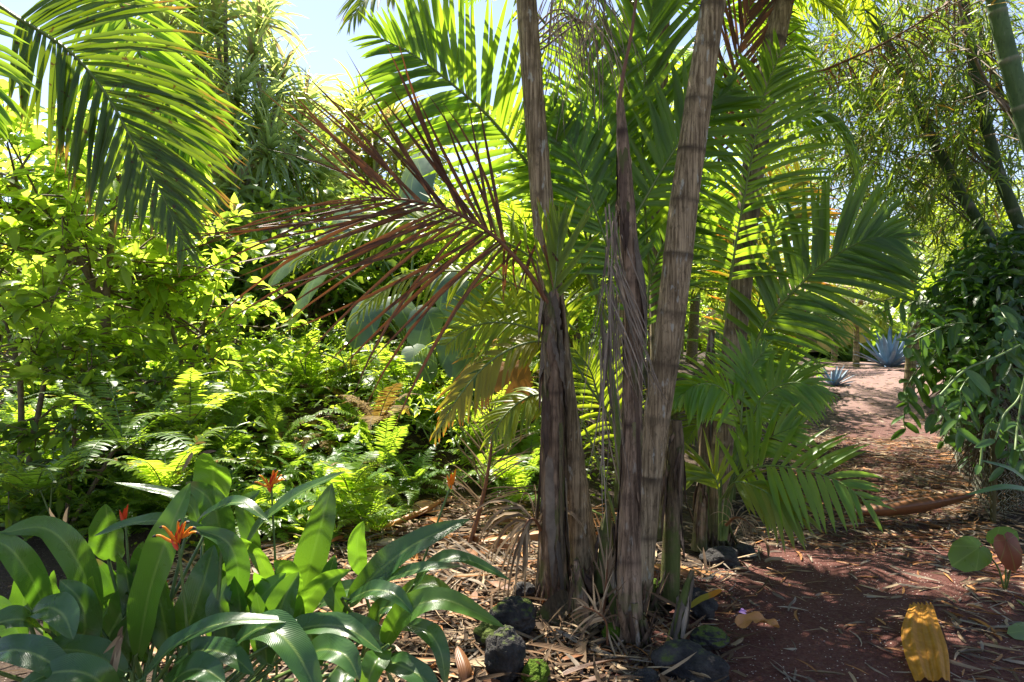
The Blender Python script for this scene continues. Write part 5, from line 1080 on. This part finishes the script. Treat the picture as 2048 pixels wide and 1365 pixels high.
# climbing vine with thick leaves in front of it
vi = thing('climbing_vine', 'fleshy bright-leaved vine hanging on the path side of the fence', 'vine', fpt(0, 0, .1))
lp, ld, ln_ = [], [], []
vs = MB()
for i in range(52):
    s0 = RG.uniform(-.1, 2.2) if i > 12 else RG.uniform(-1.3, .2); near = 1 - sm(-1.2, .3, s0); z0 = RG.uniform(1.1, 1.75); p = fpt(s0, z0, .04 + .26 * RG.random() * sm(-.8, .6, s0)); d = nz(V3(RG.normal(-.10, .35), RG.normal(-.2, .4), RG.uniform(-.3, .4))); pts = [p]
    ns = RG.integers(7, 19) if near < .5 else RG.integers(4, 9)
    for k in range(ns):
        p = p + d * .065; d = nz(d + V3(RG.normal(0, .22), RG.normal(0, .22), -.20 + RG.normal(0, .12))); pts.append(p)
        sd = nz(np.cross(d, V3(.2, -.9, .3))) * (1 if k % 2 else -1); lp.append(p); ld.append(nz(sd * .9 + d * .45 + V3(0, -.25, -.05))); ln_.append(nz(V3(-.35, -.75, .6) + RG.normal(0, .25, 3)))
    vs.add(tubes(catmull(np.array(pts), 24), .0060, 6))
for pts in ([(2060, 700), (2040, 790), (2008, 830), (1990, 880)], [(2050, 760), (2035, 850), (2030, 900)], [(2040, 690), (1990, 715), (1930, 740), (1880, 790)], [(2030, 870), (1975, 850), (1960, 930)]):
    q = PX([(a, b, 4.95 - .1 * k) for k, (a, b) in enumerate(pts)]); vs.add(tubes(catmull(q, 20), .008, 7))
    for k in range(len(q)): lp.append(q[k]); ld.append(nz(V3(RG.normal(-.3, .6), -.5, RG.normal(-.2, .5)))); ln_.append(nz(V3(-.3, -.8, .5)))
vs.obj('stem', M['stem_green'], vi)
n = len(lp); MB().add(strips(np.array(lp), np.array(ld), np.array(ln_), RG.uniform(.07, .25, n), RG.uniform(.032, .074, n), RG.uniform(.1, 1.6, n), n=6, a=.55, b=.6, fold=.3, k=5)).obj('foliage', M['vine'], vi)
# root curtain under the vine, behind the wires
mb = MB(); n = 800; s = RG.uniform(-1.5, 4.6, n); base = np.array([fpt(a_, RG.uniform(.3, 1.3), RG.uniform(-.35, -.04)) for a_ in s])
mb.add(strips(base, np.stack([RG.normal(0, .15, n), RG.normal(0, .15, n), -np.ones(n)], 1), V3(-.5, -1, .0), RG.uniform(.2, .7, n), .007, .3, n=5, a=.1, b=.3)); mb.obj('hanging_root', M['root'], vi)

# plants at the foot of the fence
an = thing('anthurium', 'low plant with a round green leaf and a red-brown leaf at the right edge', 'plant', P(2010, 1190, 4.05))
for (px, py, d, dx, dz, L, W, mt, lab) in [(1958, 1095, 3.95, -.9, -.35,   .18, .19, 'helico_lit', None), (1990, 1085, 4.05, .5, .5, .12, .14, 'helico_lit', None), (2012, 1080, 3.85, .25, -1, .16, .15, 'red_leaf', 'red-brown young leaf'), (2070, 1260, 3.4, -1, .1, .14, .09, 'taro_lit', None)]:
    c = P(px, py, d); lf = MB().add(ear_leaf(c, (dx, -.3, dz), nz(V3(-.1, -.75, .65)), L, W, .1, int(px))).obj('leaf', M[mt], an)
    if lab: lf['label'] = lab
    MB().add(tubes(catmull(np.array([ORG[an.name], (ORG[an.name] + c) / 2 + V3(.03, 0, .03), c]), 10), .005, 6)).obj('stalk', M['stem_green'], lf)
sl = thing('strap_leaf_plant', 'plant with narrow pale green strap leaves at the right edge by the fence', 'plant', P(2110, 1150, 3.7))
for pts in ([(2110, 1150, 3.7), (2080, 1010, 3.65), (2030, 945, 3.6), (1960, 920, 3.55)], [(2110, 1150, 3.7), (2080, 1010, 3.6), (2020, 975, 3.5), (1930, 990, 3.45)], [(2110, 1150, 3.7), (2075, 960, 3.6), (2030, 830, 3.55)], [(2110, 1150, 3.7), (2090, 1000, 3.5), (2060, 960, 3.4)]):
    lamina(PX(pts), .05, 'vine', sl, V3(-.1, -.6, .8), a=.25, b=.6, fold=.3, wave=.03)

# ------------------------------------------------------------------ bamboo
BAM = 'bamboo culms leaning in from the right'
def bamboo(label, pts, r, mat, seed, leafn, regions, node=.34):
    """pts in pixels from high to low; continues down to the ground outside the frame"""
    W3 = PX(pts)[::-1]; dirn = nz(W3[0] - W3[2]); low = W3[0] + dirn * (W3[0][2] / max(.2, -dirn[2])) * .98 if dirn[2] < -.2 else W3[0]
    low[2] = gz(low[0], low[1]); up = W3[-1] + nz(W3[-1] - W3[-2]) * 1.2
    path = np.vstack([low, W3, up]); t = thing('bamboo', label, 'bamboo', low, BAM)
    Lt = np.linalg.norm(np.diff(path, axis=0), axis=1).sum(); nodes = np.arange(.15, Lt, node)
    mb, C_, R_ = trunk_mesh(path, [r * 1.15, r * 1.1, r, r * .9, r * .75], nodes, sides=16, seed=seed, rough=.0, ringw=.012, ringr=.10, rows=int(Lt / .02)); mb.obj('culm', M[mat], t)
    rg = np.random.default_rng(seed); br = MB(); lm = MB(); B_, D_ = [], []
    for (px, py, d, sx, sy, sd, nn) in regions:
        for i in range(nn):
            q = P(px + rg.normal(0, sx), py + rg.normal(0, sy), d + 1.1 + rg.normal(0, sd)); a_ = C_[rg.integers(len(C_) // 4, len(C_))]
            dd = nz(V3(rg.normal(-.3, .6), rg.normal(0, .6), rg.normal(-.35, .4))); l = rg.uniform(.25, .6); e = q + dd * l - V3(0, 0, .12 * l)
            br.add(tubes(catmull(np.array([q, (q + e) / 2 + V3(0, 0, .03), e]), 5), np.linspace(.0028, .0012, 5), 3))
            if i % 14 == 0: br.add(tubes(catmull(np.array([a_, (a_ + q) / 2 + V3(0, 0, .15), q]), 8), np.linspace(.007, .003, 8), 4))
            m = rg.integers(6, 12); w = rg.uniform(.1, 1, m)
            B_.append(q + (e - q) * w[:, None]); D_.append(nz(dd * .8 + rg.normal(0, .55, (m, 3)) - V3(0, 0, .25)))
    B_ = np.concatenate(B_); D_ = np.concatenate(D_); n = len(B_)
    lm.add(strips(B_, D_, nz(V3(0, -.3, 1) + RG.normal(0, .6, (n, 3))), RG.uniform(.11, .26, n), RG.uniform(.013, .024, n), RG.uniform(.1, .9, n), n=3, k=3, a=.3, b=.7, fold=.25))
    br.obj('branches', M['stem_brown'], t); lm.obj('foliage', M['bamboo_leaf'], t); return t
bamboo('thick pale green bamboo culm in the top right corner', [(1978, -60, 5.0), (1994, 20, 5.0), (2015, 110, 5.0), (2040, 200, 5.0), (2078, 330, 5.0), (2125, 480, 5.05)], .064, 'culm', 401, 0,
       [(1960, 80, 5.0, 70, 70, .5, 60), (1830, 120, 5.2, 90, 80, .5, 110), (1960, 260, 5.4, 60, 90, .5, 60)], .36)
bamboo('dark bamboo culm left of the thick pale one', [(1918, -40, 6.0), (1932, 50, 6.0), (1947, 120, 6.0), (1966, 220, 6.0), (1992, 330, 6.0), (2026, 420, 6.0), (2066, 520, 6.0)], .046, 'culm_dark', 402, 0,
       [(1880, 220, 6.2, 90, 90, .6, 170), (1760, 60, 6.2, 110, 70, .6, 170), (1960, 400, 6.4, 70, 70, .5, 80)])
bamboo('dark bamboo culm crossing down to the creeper, lowest of the culms', [(1765, 70, 6.5), (1788, 115, 6.5), (1830, 205, 6.5), (1882, 312, 6.5), (1930, 400, 6.5), (1985, 485, 6.5), (2022, 545, 6.5), (2070, 650, 6.5)], .044, 'culm_dark', 403, 0,
       [(1720, 170, 6.5, 90, 80, .6, 170), (1800, 330, 6.8, 100, 60, .6, 170), (1660, 260, 6.8, 70, 70, .5, 80)])
bamboo('thin dark bamboo culm at the right edge between two thicker ones', [(1945, 30, 7.2), (1962, 70, 7.2), (1992, 165, 7.2), (2032, 262, 7.2), (2075, 340, 7.2)], .032, 'culm_dark', 404, 0,
       [(1620, 60, 7.4, 80, 60, .6, 140), (1850, 430, 7.6, 100, 40, .6, 110), (1900, 0, 7.0, 100, 60, .6, 120)])
bamboo('slender tan bamboo shoot slanting behind the thick pale culm', [(1912, -20, 5.6), (1930, 60, 5.6), (1965, 150, 5.6), (2010, 220, 5.6), (2060, 270, 5.6)], .013, 'stem_brown', 405, 0,
       [(1940, 180, 5.6, 60, 60, .4, 50), (1700, 330, 7.5, 60, 50, .5, 60)])

# ------------------------------------------------------------------ far end of the path: agave, house, gate post
ag = thing('agave', 'big blue agave rosette at the end of the path', 'agave', G(12.05, 21.8))
ab = ORG[ag.name]; n = 46; i = np.arange(n); ph = i * 2.399; e = np.radians(np.linspace(86, 4, n) + RG.normal(0, 4, n)); rad = np.stack([np.cos(ph), np.sin(ph), 0 * ph], 1)
for j in range(n):
    d = rad[j] * cos(e[j]) + V3(0, 0, 1) * sin(e[j]); nr = V3(0, 0, 1) * cos(e[j]) - rad[j] * sin(e[j])
    MB().add(strips((ab + rad[j] * .1 + V3(0, 0, .12))[None], d[None], nr, RG.uniform(1.0, 1.4), .16, .12, n=8, a=.18, b=.55, fold=.55, k=5)).obj('leaf', M['agave'], ag)
ag2 = thing('agave', 'low blue-grey agave left of the path end', 'agave', G(8.3, 17.6)); ab = ORG[ag2.name]; n = 26; i = np.arange(n); ph = i * 2.399; e = np.radians(np.linspace(70, 5, n)); rad = np.stack([np.cos(ph), np.sin(ph), 0 * ph], 1)
MB().add(strips(ab + rad * .05, rad * np.cos(e)[:, None] + V3(0, 0, 1) * np.sin(e)[:, None], V3(0, 0, 1) * np.cos(e)[:, None] - rad * np.sin(e)[:, None], .6, .09, .2, n=6, a=.2, b=.55, fold=.5, k=5)).obj('leaves', M['agave'], ag2)
def box(c, s, rz=0.):
    v = np.array([[x, y, z] for x in (-1, 1) for y in (-1, 1) for z in (-1, 1)], float) * np.asarray(s) / 2
    R_ = np.array([[cos(rz), -sin(rz), 0], [sin(rz), cos(rz), 0], [0, 0, 1]]); v = v @ R_.T + np.asarray(c)
    f = np.array([[0, 1, 3, 2], [4, 6, 7, 5], [0, 4, 5, 1], [2, 3, 7, 6], [0, 2, 6, 4], [1, 5, 7, 3]])
    v = v[f].reshape(-1, 3); return v, np.arange(24).reshape(6, 4), np.zeros((24, 3))
hb = G(13.0, 34.); ho = thing('house', 'small ochre house with a dusty red roof far beyond the path', 'house', hb)
MB().add(box(hb + V3(0, 0, 1.2), (7, 5, 2.4))).obj('wall', M['wallpaint'], ho)
rf = np.array([[-4, -3, 2.4], [4, -3, 2.4], [4, 0, 3.7], [-4, 0, 3.7], [4, 3, 2.4], [-4, 3, 2.4]]) + hb
V = np.vstack([rf, rf - V3(0, 0, .15)]); MB().add((V, np.array([[0, 1, 2, 3], [3, 2, 4, 5], [6, 9, 8, 7], [9, 11, 10, 8], [0, 6, 7, 1], [4, 10, 11, 5]]), np.zeros((12, 3)))).obj('roof', M['roof'], ho)
w_ = MB().add(box(hb + V3(-1.5, -2.52, 1.3), (1.0, .06, 1.0))).obj('window', M['white'], ho); MB().add(box(hb + V3(-1.5, -2.56, 1.3), (.84, .03, .84))).obj('pane', M['black_tip'], w_)
MB().add(box(hb + V3(.6, -2.52, 1.0), (.9, .06, 2.0))).obj('door', M['stem_brown'], ho)
gp = G(12.6, 19.4); go = thing('gate_post', 'white slatted gate panel half hidden behind the vine', 'gate', gp)
for k in range(7): MB().add(box(gp + V3(.12 * k, .05 * k, .65), (.07, .03, 1.1))).obj('slat', M['white'], go)
for z_ in (.25, 1.05): MB().add(box(gp + V3(.36, .18, z_), (.9, .03, .06), .39)).obj('rail', M['white'], go)
